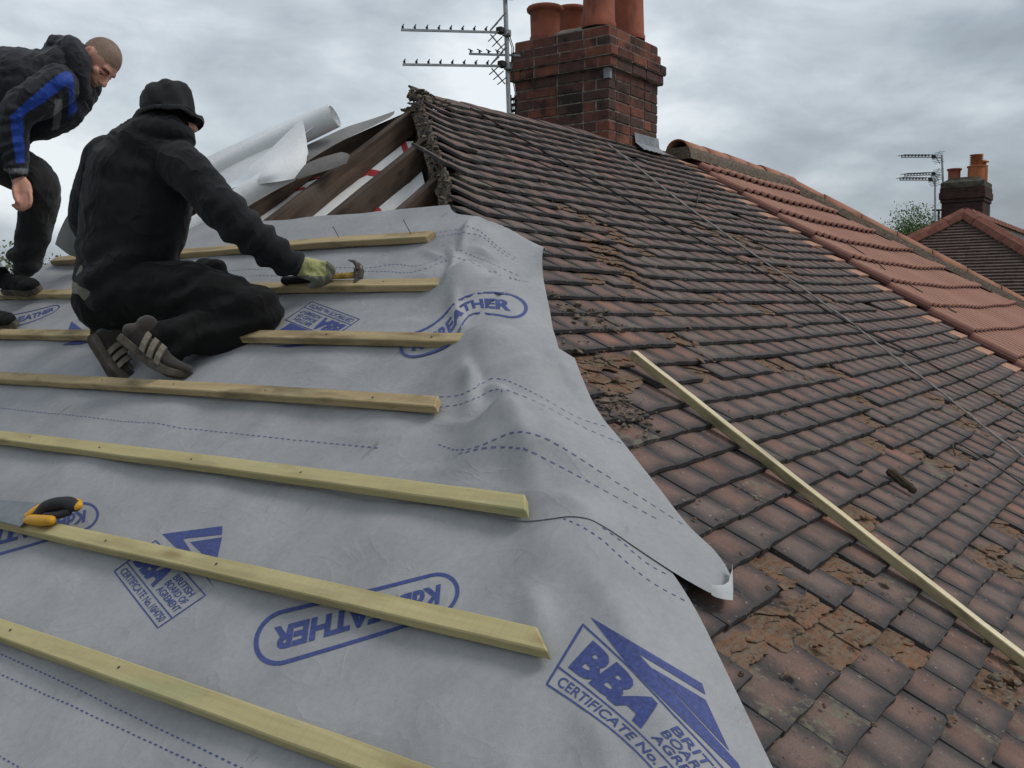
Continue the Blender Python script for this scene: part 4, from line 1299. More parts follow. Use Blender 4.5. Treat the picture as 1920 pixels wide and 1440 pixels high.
def build_S():
    X, Y = np.meshgrid(gx, gy, indexing='ij')
    l = AZ - TP * (AX - X) + 0.004 - 0.0025 * (1 - np.cos(2 * pi * (Y - 3.58) / 0.43)) + 0.005 * wob(X, Y, 7.1, 5.3, .4) + 0.002 * wob(X, Y, 23, 17, 1.4)
    r = AZ - TP * (AY - Y) + dzR_np(X, Y) + 0.014 + 0.003 * wob(X, Y, 11, 9, 2.2)
    k = 0.026
    m = np.minimum(l, r)
    Z = m - k * np.log(np.exp(-np.clip((l - m) / k, 0, 60)) + np.exp(-np.clip((r - m) / k, 0, 60)))
    for bx, by, h, ra, rb in BUMPS:
        Z += h * np.exp(-(((X - bx) / ra) ** 2 + ((Y - by) / rb) ** 2))
    for P, h, w in CREASES:
        best = np.full(X.shape, 1e9); bu = np.zeros(X.shape); n = len(P) - 1
        for i in range(n):
            ax, ay = P[i]; dx, dy = P[i + 1][0] - ax, P[i + 1][1] - ay
            u = np.clip(((X - ax) * dx + (Y - ay) * dy) / (dx * dx + dy * dy), 0, 1)
            d = (X - ax - dx * u) ** 2 + (Y - ay - dy * u) ** 2
            sel = d < best; best = np.where(sel, d, best); bu = np.where(sel, (i + u) / n, bu)
        Z += h * np.exp(-best / (w * w)) * (0.25 + 0.75 * np.sin(pi * np.clip(bu, .04, .96)))
    return Z
SG = build_S()
SGL = SG.tolist()
NGX, NGY = len(gx), len(gy)
def Sz(x, y):
    u = (x - GX0) / GS; v = (y - GY0) / GS
    i = int(u); j = int(v)
    i = 0 if i < 0 else NGX - 2 if i > NGX - 2 else i
    j = 0 if j < 0 else NGY - 2 if j > NGY - 2 else j
    u -= i; v -= j
    a, c = SGL[i], SGL[i + 1]
    return (a[j] * (1 - v) + a[j + 1] * v) * (1 - u) + (c[j] * (1 - v) + c[j + 1] * v) * u
def on_S(px, py, off=0.0):
    r = ray(px, py) / FPX
    kl = (AZ - CZ - TP * AX) / (r[2] - TP * r[0]); kr = (AZ - CZ - TP * AY + .07) / (r[2] - TP * r[1])
    if kl < 0: kl = 0
    if kr < 0: kr = 0
    k0 = max(kl, kr)
    if k0 <= 0 or k0 > 9: return None
    rx, ry, rz = float(r[0]), float(r[1]), float(r[2]); a = max(.6, k0 - .45); prev = a
    for i in range(1, 31):
        k = a + (k0 + .15 - a) * i / 30
        if rz * k + CZ < Sz(rx * k, ry * k) + off:
            p, q = prev, k
            for _ in range(14):
                m = (p + q) / 2
                if rz * m + CZ < Sz(rx * m, ry * m) + off: q = m
                else: p = m
            return Vector((rx * q, ry * q, rz * q + CZ))
        prev = k
    return None
class Curve2:
    """piecewise-linear plan curve by arc length"""
    def __init__(s, pts):
        s.p = pts; s.d = [0]
        for a, c in zip(pts, pts[1:]): s.d.append(s.d[-1] + sqrt((a[0] - c[0]) ** 2 + (a[1] - c[1]) ** 2))
    def __call__(s, u):
        q = clamp(u) * s.d[-1]
        for i in range(len(s.p) - 1):
            if q <= s.d[i + 1] or i == len(s.p) - 2:
                f = (q - s.d[i]) / max(1e-9, s.d[i + 1] - s.d[i])
                return (s.p[i][0] + (s.p[i + 1][0] - s.p[i][0]) * f, s.p[i][1] + (s.p[i + 1][1] - s.p[i][1]) * f)
def smooth_pts(pts, it=2):
    for _ in range(it):
        o = [pts[0]]
        for a, c in zip(pts, pts[1:]): o += [(a[0] * .75 + c[0] * .25, a[1] * .75 + c[1] * .25), (a[0] * .25 + c[0] * .75, a[1] * .25 + c[1] * .75)]
        o.append(pts[-1]); pts = o
    return pts
def sheet(name, xlo, xhi, edge_px, off, label, lift=None, press=False, nv=64, nl=150, nr=72, over=0.10):
    def ept(q):
        p = on_Rp(*q)
        for _ in range(10): p = on_Rp(*q, dzR(p.x, p.y) + .016 + off)
        return (p.x, p.y)
    ev = smooth_pts([ept(q) for q in edge_px])
    ec = Curve2(ev)
    V, F = [], []
    for j in range(nv + 1):
        v = j / nv
        x = xlo + (xhi - xlo) * v
        hy = x - AX + AY
        yl = AY + (AX - x) + over - 0.02
        ex, ey = ec(v)
        of = off * (sstep(-.01, .05, v) if press else 1.0)
        for i in range(nl + 1):
            u = i / nl
            y = yl + (hy - yl) * (1 - (1 - u) ** 1.35)
            xx = x + (0.004 * noise.noise(Vector((y * 2.5, off * 900, 0))) if j in (0, nv) else 0)
            z = Sz(xx, y) if y < AY + (AX - x) else AZ - TP * (y - AY) + .0
            V.append(Vector((xx, y, z + of)))
        for i in range(1, nr + 1):
            u = i / nr
            px, py = x + (ex - x) * u, hy + (ey - hy) * u
            V.append(Vector((px, py, Sz(px, py) + of + (lift(u, v) if lift else 0))))
    W = nl + nr + 1
    for j in range(nv):
        for i in range(W - 1):
            a = j * W + i; F.append((a, a + 1, a + W + 1, a + W))
    o = Vector((xlo + .3, xlo + .3 - AX + AY + 1.2, Lz(xlo + .3)))
    me = mesh_data(name, [p - o for p in V], F, M['membrane'], smooth=True)
    ob = obj(name, me, None, origin=o)
    tag(ob, label, 'roofing membrane', 'membrane sheets lapped up the hip end')
    return ob
S1 = sheet('membrane_sheet', XE + .02, BX[4] + .10, [(1560, 1640), (1500, 1540), (1450, 1440), (1400, 1330), (1350, 1230), (1310, 1150), (1268, 1082), (1235, 1040)], 0.0,
           'lowest grey membrane sheet, printed with the large blue certificate stamp', nv=80)
S2 = sheet('membrane_sheet', BX[4] + .004, BX[2] + .10, [(1330, 1119), (1372, 1131), (1373, 1131), (1375, 1110), (1374, 1085), (1345, 1032), (1290, 985), (1230, 910), (1170, 830), (1120, 770), (1086, 692), (1078, 670)], 0.003,
           'middle grey membrane sheet whose long pointed corner lies over the old tiles',
           lift=lambda u, v: 0.007 * max(0, (u - .72) / .28) ** 2 * max(0, 1 - v * 3.2) + .001 * sstep(.3, .8, u) * max(0, 1 - v * 7))
S3 = sheet('membrane_sheet', BX[2] + .004, 3.06, [(1056, 686), (1040, 620), (1026, 560), (1013, 505), (1032, 464), (980, 456), (930, 420), (880, 390), (838, 379)], 0.006,
           'topmost grey membrane sheet, its wrinkled flap rucked over the hip below the rafters',
           lift=lambda u, v: 0.05 * max(0, (u - .6) / .4) ** 2 * exp(-((v - .52) / .10) ** 2), nv=84, press=True)
# the curled-back corner of the middle sheet shows its pale underside
b = MB()
outer = [(1334, 1121), (1344, 1126), (1356, 1129), (1374, 1131), (1375, 1112), (1374.5, 1096), (1373, 1078)]
inner = [(1334, 1120), (1345, 1121), (1357, 1120), (1366, 1114), (1369, 1104), (1372, 1092), (1373, 1077)]
vs = []
for k in range(7):
    po, pi_ = on_S(*outer[k], .012), on_S(*inner[k], .012)
    vs += [po + Vector((0, 0, .006)), po.lerp(pi_, .5) + Vector((0, 0, .022)), pi_ + Vector((0, 0, .026))]
b.add(vs, [f for k in range(6) for f in ((3 * k, 3 * k + 3, 3 * k + 4, 3 * k + 1), (3 * k + 1, 3 * k + 4, 3 * k + 5, 3 * k + 2))])
M['pale_back'] = membrane_material('pale_membrane_back', (0.50, 0.51, 0.52), (0.58, 0.585, 0.59), 0.3, 0.2)
b.build('curled_corner', M['pale_back'], S2, smooth=True)

# ------------------------------------------------------------------ print on the membrane
def text_mesh(body, bold=0.02, shear=0.0):
    cu = bpy.data.curves.new('txt', 'FONT'); cu.body = body; cu.offset = bold; cu.shear = shear; cu.resolution_u = 3
    ob = bpy.data.objects.new('txt', cu); COL.objects.link(ob)
    bpy.context.view_layer.update()
    me = bpy.data.meshes.new_from_object(ob.evaluated_get(bpy.context.evaluated_depsgraph_get()))
    vs = [(v.co.x, v.co.y) for v in me.vertices]; fs = [list(p.vertices) for p in me.polygons]
    bpy.data.objects.remove(ob); bpy.data.curves.remove(cu); bpy.data.meshes.remove(me)
    x0 = min(v[0] for v in vs); x1 = max(v[0] for v in vs); y0 = min(v[1] for v in vs); y1 = max(v[1] for v in vs)
    return [((x - x0) / (x1 - x0), (y - y0) / (y1 - y0)) for x, y in vs], fs
def refine(vs, fs, maxlen):
    bm = bmesh.new()
    bv = [bm.verts.new((x, y, 0)) for x, y in vs]
    for f in fs:
        try: bm.faces.new([bv[i] for i in f])
        except ValueError: pass
    bmesh.ops.triangulate(bm, faces=bm.faces[:])
    for _ in range(5):
        es = [e for e in bm.edges if e.calc_length() > maxlen]
        if not es: break
        bmesh.ops.subdivide_edges(bm, edges=es, cuts=1)
        bmesh.ops.triangulate(bm, faces=bm.faces[:])
    bm.verts.index_update()
    o = [(v.co.x, v.co.y) for v in bm.verts], [[v.index for v in f.verts] for f in bm.faces]
    bm.free(); return o
class Patch:
    """maps (s, t) to a pixel: columns of (bottom, top) pixels, Catmull-Rom along s"""
    def __init__(s, cols): s.c = cols
    def __call__(s, u, v):
        n = len(s.c) - 1; q = u * n; i = int(clamp(math.floor(q), 0, n - 1)); f = q - i
        def g(k, row, ax):
            k = int(clamp(k, 0, n)); return s.c[k][row][ax]
        out = []
        for ax in (0, 1):
            r2 = []
            for row in (0, 1):
                if n == 1: r2.append(g(0, row, ax) * (1 - f) + g(1, row, ax) * f); continue
                p0, p1, p2, p3 = (g(i + k, row, ax) for k in (-1, 0, 1, 2))
                if i == 0: p0 = 2 * p1 - p2
                if i == n - 1: p3 = 2 * p2 - p1
                r2.append(.5 * (2 * p1 + (p2 - p0) * f + (2 * p0 - 5 * p1 + 4 * p2 - p3) * f * f + (3 * p1 - p0 - 3 * p2 + p3) * f ** 3))
            out.append(r2[0] * (1 - v) + r2[1] * v)
        return out
def lay(mb, vs, fs, pix, off):
    pts, keep = [], {}
    for i, (x, y) in enumerate(vs):
        p = on_S(*pix(x, y), off)
        if p is not None: keep[i] = len(pts); pts.append(p + Vector((0, 0, .0012)))
    mb.add(pts, [[keep[i] for i in f] for f in fs if all(i in keep for i in f)])
def print_block(sheet_ob, off, items, name, mat='print'):
    """items: (vs, fs, pix) triples"""
    mb = MB()
    for vs, fs, pix in items: lay(mb, vs, fs, pix, off)
    if mb.v: mb.build(name, M[mat], sheet_ob)
def txt(body, patch, x0, x1, y0, y1, bold=.02, shear=0.0, res=.12):
    vs, fs = text_mesh(body, bold, shear); vs, fs = refine(vs, fs, res)
    return ([(x0 + (x1 - x0) * x, y0 + (y1 - y0) * y) for x, y in vs], fs, patch)
def stroke(pts, w, patch, asp, n=8):
    """a line in patch space; asp = patch length / height, w in units of the height"""
    P = []
    for a, c in zip(pts, pts[1:]):
        for i in range(n): P.append((a[0] + (c[0] - a[0]) * i / n, a[1] + (c[1] - a[1]) * i / n))
    P.append(pts[-1])
    vs, fs = [], []
    for i, p in enumerate(P):
        q0, q1 = P[max(i - 1, 0)], P[min(i + 1, len(P) - 1)]
        dx, dy = (q1[0] - q0[0]) * asp, q1[1] - q0[1]; l = sqrt(dx * dx + dy * dy) or 1
        nx, ny = -dy / l * w / 2 / asp, dx / l * w / 2
        vs += [(p[0] + nx, p[1] + ny), (p[0] - nx, p[1] - ny)]
    for i in range(len(P) - 1): fs.append([2 * i, 2 * i + 1, 2 * i + 3, 2 * i + 2])
    return (vs, fs, patch)
def poly_px(pts):
    vs, fs = refine(pts, [list(range(len(pts)))], 16.0)
    return (vs, fs, lambda x, y: (x, y))
def bba(patch, asp=1.75, res=.10):
    it = [stroke([(0, 0), (1, 0), (1, 1), (0, 1), (0, 0)], .028, patch, asp, 14), stroke([(0, .30), (1, .30)], .026, patch, asp, 14)]
    it.append(txt('BBA', patch, .05, .50, .38, .93, .055, .12, res))
    it.append(txt('CERTIFICATE No.10/4750', patch, .05, .95, .07, .235, .012, 0, res))
    for k, wd in enumerate(('BRITISH', 'BOARD OF', 'AGREMENT')):
        x1 = (.90, .93, .96)[k]
        it.append(txt(wd, patch, .55, x1, .76 - .185 * k, .91 - .185 * k, .015, 0, res))
    return it
def pill(patch, asp=4.2, letters='KdBREATHER', skew=.2):
    r = .5 / asp; P = []
    for k in range(17): a = -pi / 2 + pi * k / 16; P.append((1 - r + r * cos(a), .5 + .5 * sin(a)))
    for k in range(9): P.append((1 - r - (1 - 2 * r) * k / 8, 1.0))
    for k in range(17): a = pi / 2 + pi * k / 16; P.append((r + r * cos(a), .5 + .5 * sin(a)))
    for k in range(9): P.append((r + (1 - 2 * r) * k / 8, 0.0))
    return [stroke(P, .085, patch, asp, 2), txt(letters, patch, .085, .915, .27, .73, .045, skew, .07)]
# big stamp at the lower right corner, running over the hip
pb = Patch([((1025, 1284), (1093, 1172)), ((1088, 1326), (1176, 1249)), ((1165, 1384), (1262, 1340)), ((1240, 1462), (1348, 1432)), ((1300, 1560), (1428, 1530))])
print_block(S1, 0, bba(pb, 2.2) + [poly_px([(1107, 1158), (1317, 1283), (1323, 1303), (1197, 1226)]), poly_px([(1107, 1158), (1200, 1230), (1384, 1432), (1398, 1462), (1372, 1440), (1260, 1330), (1176, 1246)]),
            poly_px([(1222, 1253), (1323, 1313), (1368, 1409)])], 'certificate_stamp')
ps = Patch([((214, 1072), (292, 1014)), ((296, 1178), (385, 1117))])
print_block(S1, 0, bba(ps, 1.7) + [poly_px([(304, 1002), (417, 987), (416, 1003), (343, 1011)]), poly_px([(304, 1002), (343, 1011), (402, 1104), (385, 1082)]), poly_px([(356, 1017), (416, 1008), (404, 1062)])], 'certificate_stamp')
pp = Patch([((853, 1068), (862, 1142)), ((680, 1112), (690, 1196)), ((478, 1160), (482, 1258))])
print_block(S1, 0, pill(pp, 3.9), 'name_stamp')
pq = Patch([((180, 940), (186, 985)), ((60, 962), (60, 1022)), ((-130, 1000), (-130, 1076))])
print_block(S1, 0, pill(pq, 4.4), 'name_stamp')
p5 = Patch([((674, 599), (622, 634)), ((585, 566), (535, 600))])
print_block(S3, .006, bba(p5, 1.7, .12) + [poly_px([(520, 622), (545, 606), (585, 622), (610, 640), (560, 640)])], 'certificate_stamp')
print_block(S2, .003, [poly_px([(512, 650), (560, 645), (600, 646), (540, 652)])], 'certificate_stamp')
p6 = Patch([((216, 609), (190, 632)), ((173, 584), (147, 600))])
print_block(S3, .006, bba(p6, 1.7, .12) + [poly_px([(134, 603), (154, 618), (128, 618)]), poly_px([(116, 647), (150, 636), (170, 640), (150, 646)])], 'certificate_stamp')
p7 = Patch([((-60, 630), (-60, 606)), ((48, 607), (48, 586)), ((110, 582), (112, 570))])
print_block(S3, .006, pill(p7, 4.2), 'name_stamp')
p8 = Patch([((750, 672), (752, 632)), ((800, 664), (796, 618)), ((846, 642), (826, 598)), ((880, 592), (862, 562)), ((925, 590), (915, 549)), ((985, 602), (988, 556))])
print_block(S3, .006, pill(p8, 4.2, skew=.1), 'name_stamp')
def dashes(sheet_ob, off, lines, dash=.013, gap=.011, w=.0024, mat='print_faint'):
    for pts in lines:
        mb = MB()
        P = [q for q in (on_S(x, y, off) for x, y in smooth_pts(pts, 2)) if q is not None]
        if len(P) < 2: continue
        D = [0]
        for a, c in zip(P, P[1:]): D.append(D[-1] + (c - a).length)
        def pt(d):
            for i in range(len(P) - 1):
                if d <= D[i + 1]: return P[i].lerp(P[i + 1], (d - D[i]) / max(1e-9, D[i + 1] - D[i]))
            return P[-1].copy()
        d = 0.0
        while d < D[-1] - dash:
            a, c = pt(d), pt(d + dash); t = (c - a); t.z = 0; t.normalize(); n = Vector((-t.y, t.x, 0)) * w / 2
            vs = []
            for q in (a + n, a - n, c - n, c + n): vs.append(Vector((q.x, q.y, Sz(q.x, q.y) + off + .0014)))
            mb.add(vs, [(0, 1, 2, 3)]); d += dash + gap
        if mb.v: tag(mb.build('dashed_line', M[mat], sheet_ob), kind='stuff')
dashes(S1, 0, [[(-20, 1218), (115, 1278), (240, 1340), (420, 1425), (520, 1475)], [(-20, 1256), (120, 1318), (385, 1440), (450, 1475)], [(-20, 1408), (90, 1470)],
               [(1000, 962), (1060, 972), (1122, 1005), (1169, 1050), (1221, 1094), (1286, 1128)], [(1130, 990), (1163, 1013), (1210, 1057), (1262, 1084)]], dash=.009, gap=.010, mat='print')
dashes(S2, .003, [[(340, 720), (500, 728), (640, 733), (820, 748), (880, 738), (916, 709), (950, 711), (1025, 750), (1087, 787), (1147, 803)], [(820, 765), (880, 756), (919, 731), (953, 731), (1025, 762), (1094, 803), (1169, 833)],
                  [(822, 834), (862, 848), (905, 836), (962, 808), (1010, 815), (1070, 848), (1140, 895), (1220, 945), (1290, 990)], [(860, 852), (920, 838), (980, 840), (1060, 880), (1150, 930), (1240, 978)]])
dashes(S2, .003, [[(-20, 764), (240, 790), (450, 815), (660, 836), (720, 842)], [(-20, 700), (60, 706)]], mat='print_faint')
dashes(S3, .006, [[(360, 508), (515, 505), (625, 501), (693, 504), (735, 494), (790, 502), (850, 468), (866, 470), (960, 512), (990, 525), (1012, 521)], [(360, 521), (520, 517), (640, 512), (713, 508), (780, 514), (845, 482), (872, 486), (950, 524), (1008, 531)],
                  [(806, 440), (880, 424), (902, 434), (935, 465), (970, 487), (1005, 500)], [(812, 446), (860, 437), (904, 440), (935, 472), (975, 494), (1010, 508)]], dash=.011, gap=.011, w=.0028, mat='print_faint')

# ------------------------------------------------------------------ battens nailed over the membrane
BLAB = ['short weathered batten highest up the slope, two nails standing in it', 'batten under the gloved hand and hammer', 'batten under the kneeling man\'s knee, ending by the rucked membrane',
        'batten under the toes of the kneeling man\'s shoes', 'long batten over the lap of two sheets, bending towards the hip', 'yellowish batten with mitred end, a hand saw resting on it',
        'nearest batten, cut off by the bottom edge of the picture']
M['nailhead'] = plain('nail_head_steel', (0.07, 0.066, 0.062), 0.5, 0.4, 0.5)
for k in range(7):
    (xa, ya), (xb, yb) = _ends[k]
    pa, pb_ = on_L(xa, ya, .03), on_L(xb, yb, .03)
    x = BX[k]
    yl = pa.y if k == 0 else AY + (AX - x) - 0.06
    yr = pb_.y
    up = Vector((-SP, 0, CP))
    off = .012 + .0265
    za = Lz(x) + off / CP
    d = [0.0, .0, .0, .004, .006, .0, .0][k]
    sk = [-.012, 0, 0, .02, .03, .05, 0][k]
    ob = beam((pa.x if k == 0 else x, yl, Lz(pa.x if k == 0 else x) + off / CP), (pb_.x, yr, Lz(pb_.x) + off / CP), 0.047, 0.0265, 'batten', M['batten_w'] if k in (0, 1, 2, 3) else M['batten'], None, up=up, axis='Y', ends=sk,
              bend=lambda f, d=d: .003 * sin(f * 9 + 1) + d * f * f)
    tag(ob, BLAB[k], 'batten', 'battens across the hip end')
    Lb = abs(yl - yr)
    for yn in (1.86, 2.30, 2.75, 3.16, 3.58, 3.99, 4.42):
        if k == 0 or not (yr + .05 < yn < yl - .05): continue
        f_ = (yl - yn) / Lb; ln_ = Vector((pb_.x - x, yr - yl, Lz(pb_.x) - Lz(x))).length
        mb = MB(); mb.lathe((.004 * sin(yn * 40 + k), f_ * ln_, .003 * sin(f_ * 9 + 1) + d * f_ * f_ + .0002), [(.0001, .0012), (.003, .0011), (.0036, .0)], 8)
        me_ = mesh_data('nail_head', mb.v, mb.f, M['nailhead'])
        obj('nail_head', me_, ob, matrix=ob.matrix_basis.copy()) if False else None
        nh = bpy.data.objects.new('nail_head', me_); COL.objects.link(nh); nh.parent = ob
# loose batten lying down the tiled slope
M['loose'] = wood_material('loose_batten', (0.80, 0.70, 0.50), (0.64, 0.54, 0.35), (0.30, 0.30, 0.16), 'Y', 0.3)
M['loose_side'] = wood_material('dark_batten_side', (0.42, 0.35, 0.20), (0.25, 0.205, 0.11), (0.20, 0.20, 0.10), 'Y', 0.8)  # darker wood tone for one long side
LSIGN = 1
def on_Rt(px, py, h):
    p = on_Rp(px, py)
    for _ in range(10): p = on_Rp(px, py, dzR(p.x, p.y) + h)
    return p
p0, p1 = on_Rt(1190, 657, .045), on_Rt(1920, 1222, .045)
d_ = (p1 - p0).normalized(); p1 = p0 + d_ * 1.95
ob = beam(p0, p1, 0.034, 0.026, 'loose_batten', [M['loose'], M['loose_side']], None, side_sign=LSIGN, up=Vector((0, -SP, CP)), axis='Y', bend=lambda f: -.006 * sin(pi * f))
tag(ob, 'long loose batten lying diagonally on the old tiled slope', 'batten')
# mossy wooden peg on the tiles
M['mossy'] = plain('mossy_wood', (0.060, 0.047, 0.033), 0.95, 0.1, var=0.5, scale=60, bump=0.8)
q0, q1 = on_R(1664, 893) + Vector((0, 0, .02)), on_R(1716, 934) + Vector((0, 0, .022))
mb = MB(); n = 10
mb.tube([q0.lerp(q1, i / n) + Vector((noise.noise(Vector((i * .9, 0, 0))) * .004, 0, noise.noise(Vector((0, i * .7, 0))) * .004)) for i in range(n + 1)], [.010, .015, .016, .015, .016, .014, .015, .014, .013, .013, .010], 7)
ob = mb.build('wood_scrap', M['mossy'], None); tag(ob, 'short dark mossy stick of wood lying on the old tiles', 'wood scrap')
# nails standing in the top batten
M['steel'] = plain('nail_steel', (0.16, 0.16, 0.17), 0.4, 0.5, 0.8)
for (xa, ya, xb, yb, lab) in ((636, 446, 625, 426, 'nail standing in top batten, nearer the kneeling man'), (770, 438, 757, 413, 'nail standing in top batten, nearer its cut end')):
    pn = march(xa, ya, lambda x, y: Lz(x) + .045, 1.5, 8); dpt = proj_px(pn)[2]
    p2 = at_depth(xb, yb, dpt - .01)
    mb = MB(); ax_ = (p2 - pn).normalized(); mb.tube([pn - ax_ * .02, p2], .0017, 8); mb.tube([p2, p2 + ax_ * .002], .0042, 8)
    ob = mb.build('nail', M['steel'], None); tag(ob, lab, 'nail', 'nails standing in the top batten')

# ------------------------------------------------------------------ cables across the old tiles
def cable(name, pts, r, mat, label, lift=.006):
    P = []
    for x, y in smooth_pts(pts, 2):
        p = on_R(x, y)
        if p is None or p.y > AY + .02: continue
        z = Rz(p.x, p.y); P.append(Vector((p.x, p.y, z + lift + .004 * noise.noise(p * 9))))
    mb = MB(); mb.tube(P, r, 6); ob = mb.build(name, mat, None); tag(ob, label, 'cable'); return ob
M['greycable'] = plain('grey_cable', (0.28, 0.255, 0.235), 0.6, 0.3, var=0.25)
cable('aerial_cable', [(882, 204), (1000, 275), (1119, 344), (1294, 444), (1396, 493), (1495, 552), (1590, 608), (1702, 660), (1774, 701), (1852, 740), (1935, 786)], .0056, M['wire'], 'long black cable running from the apex down across old tiles')
cable('aerial_cable', [(1140, 272), (1180, 303), (1231, 344), (1294, 394), (1452, 506), (1594, 605), (1661, 660), (1735, 714), (1832, 792), (1935, 872)], .0052, M['greycable'], 'pale grey cable crossing the old tiles below the near chimney')
cable('aerial_cable', [(1791, 856), (1784, 834), (1793, 829), (1863, 874), (1935, 922)], .0032, M['wire'], 'short black hooked wire end at right edge of old tiles')
cable('aerial_cable', [(1306, 392), (1309, 372), (1314, 358)], .003, M['wire'], 'little bent wire sticking up on old tiles by the verge', .012)
def cableN(pts, r, label):
    P = []
    for x, y in smooth_pts(pts, 2):
        p = march(x, y, lambda X, Y: Nz(X, Y) + .03, 4, 14)
        if p: P.append(p)
    mb = MB(); mb.tube(P, r, 6); ob = mb.build('aerial_cable', M['wire'], None); tag(ob, label, 'cable')
p_r = [at_depth(1303, 280, 7.95), at_depth(1320, 287, 7.9), at_depth(1335, 300, 7.85)]
cableN([(1336, 301), (1350, 313), (1372, 330)], .004, 'black cable coming over the neighbour\'s ridge')
cableN([(1576, 450), (1600, 463), (1622, 478), (1640, 488), (1660, 506)], .004, 'black wire on the red tiles, upper of three')
cableN([(1690, 525), (1715, 540), (1730, 548)], .004, 'black wire on the red tiles, middle of three')
cableN([(1768, 567), (1780, 580), (1793, 586)], .004, 'black wire on the red tiles, lowest of three')

# ================================================================== people
CAMR, CAMD, CAMF = (Vector(MR[:, k]) for k in (0, 1, 2))
def P3(px, py, d): return at_depth(px, py, d)
def chain(mb, pts, n=14, sub=4):
    """pts: (position, ra, rb, avec): a closed tube with rounded ends through the points, oval where rb differs"""
    def full(q):
        p = Vector(q[0]); ra = q[1]; rb = q[2] if len(q) > 2 and q[2] else ra
        av = Vector(q[3]) if len(q) > 3 and q[3] is not None else None
        return p, ra, rb, av
    K = [full(q) for q in pts]
    # resample with Catmull-Rom
    S = []
    m = len(K)
    for i in range(m - 1):
        k0, k1, k2, k3 = K[max(i - 1, 0)], K[i], K[i + 1], K[min(i + 2, m - 1)]
        for j in range(sub):
            f = j / sub
            p = .5 * (2 * k1[0] + (k2[0] - k0[0]) * f + (2 * k0[0] - 5 * k1[0] + 4 * k2[0] - k3[0]) * f * f + (3 * k1[0] - k0[0] - 3 * k2[0] + k3[0]) * f ** 3)
            g = f * f * (3 - 2 * f)
            S.append((p, k1[1] + (k2[1] - k1[1]) * g, k1[2] + (k2[2] - k1[2]) * g, k1[3] if k1[3] is not None else k2[3]))
    S.append(K[-1])
    t0 = (S[1][0] - S[0][0]).normalized(); t1 = (S[-1][0] - S[-2][0]).normalized()
    head, tail = [], []
    for a in (80, 55, 28):
        r = radians(a)
        head.append((S[0][0] - t0 * min(S[0][1], S[0][2]) * sin(r), S[0][1] * cos(r), S[0][2] * cos(r), S[0][3]))
        tail.insert(0, (S[-1][0] + t1 * min(S[-1][1], S[-1][2]) * sin(r), S[-1][1] * cos(r), S[-1][2] * cos(r), S[-1][3]))
    S = head + S + tail
    prev = None; vs = []
    for i, (p, ra, rb, av) in enumerate(S):
        t = (S[min(i + 1, len(S) - 1)][0] - S[max(i - 1, 0)][0])
        t = t.normalized() if t.length > 1e-7 else t0
        a = av if av is not None else (prev if prev is not None else t.orthogonal())
        a = a - t * a.dot(t); a.normalize(); prev = a
        c = t.cross(a)
        vs += [p + a * (ra * cos(2 * pi * k / n)) + c * (rb * sin(2 * pi * k / n)) for k in range(n)]
    fs = []
    for i in range(len(S) - 1):
        for k in range(n):
            k2 = (k + 1) % n
            fs.append((i * n + k, i * n + k2, (i + 1) * n + k2, (i + 1) * n + k))
    fs += [tuple(reversed(range(n))), tuple((len(S) - 1) * n + k for k in range(n))]
    mb.add(vs, fs)
def ellipsoid(mb, c, ax, n=20):
    """ax: three half-axis vectors"""
    vs, fs = [], []
    m = n // 2
    for j in range(1, m):
        th = pi * j / m
        for i in range(n):
            ph = 2 * pi * i / n
            vs.append(Vector(c) + ax[0] * (sin(th) * cos(ph)) + ax[1] * (sin(th) * sin(ph)) + ax[2] * cos(th))
    vs += [Vector(c) + ax[2], Vector(c) - ax[2]]
    for j in range(m - 2):
        for i in range(n):
            fs.append((j * n + i, (j + 1) * n + i, (j + 1) * n + (i + 1) % n, j * n + (i + 1) % n))
    o = (m - 1) * n
    for i in range(n):
        fs.append((i, (i + 1) % n, o)); fs.append(((m - 2) * n + (i + 1) % n, (m - 2) * n + i, o + 1))
    mb.add(vs, fs)
def remesh(mb, voxel, smooth=6, folds=None):
    """one continuous skin over everything in mb; returns verts (world) and faces"""
    me = bpy.data.meshes.new('tmp'); me.from_pydata([tuple(v) for v in mb.v], [], mb.f)
    bm = bmesh.new(); bm.from_mesh(me); bmesh.ops.recalc_face_normals(bm, faces=bm.faces[:]); bm.to_mesh(me); bm.free()
    ob = bpy.data.objects.new('tmp', me); COL.objects.link(ob)
    m = ob.modifiers.new('r', 'REMESH'); m.mode = 'VOXEL'; m.voxel_size = voxel
    s = ob.modifiers.new('s', 'SMOOTH'); s.iterations = smooth; s.factor = 0.5
    bpy.context.view_layer.update()
    e = bpy.data.meshes.new_from_object(ob.evaluated_get(bpy.context.evaluated_depsgraph_get()))
    vs = [v.co.copy() for v in e.vertices]; ns = [v.normal.copy() for v in e.vertices]; fs = [tuple(p.vertices) for p in e.polygons]
    bpy.data.objects.remove(ob); bpy.data.meshes.remove(me); bpy.data.meshes.remove(e)
    if folds: vs = [v + n * folds(v) for v, n in zip(vs, ns)]
    return vs, fs
def skinned(name, mb, mats, parent, voxel, smooth=6, folds=None, origin=None, assign=None):
    vs, fs = remesh(mb, voxel, smooth, folds)
    o = Vector(origin) if origin is not None else sum(vs, Vector()) / len(vs)
    me = mesh_data(name, [v - o for v in vs], fs, mats, smooth=True)
    if assign:
        mi = []
        for p in me.polygons:
            c = p.center + o; mi.append(assign(c, p.normal))
        me.polygons.foreach_set('material_index', mi)
    return obj(name, me, parent, origin=o)
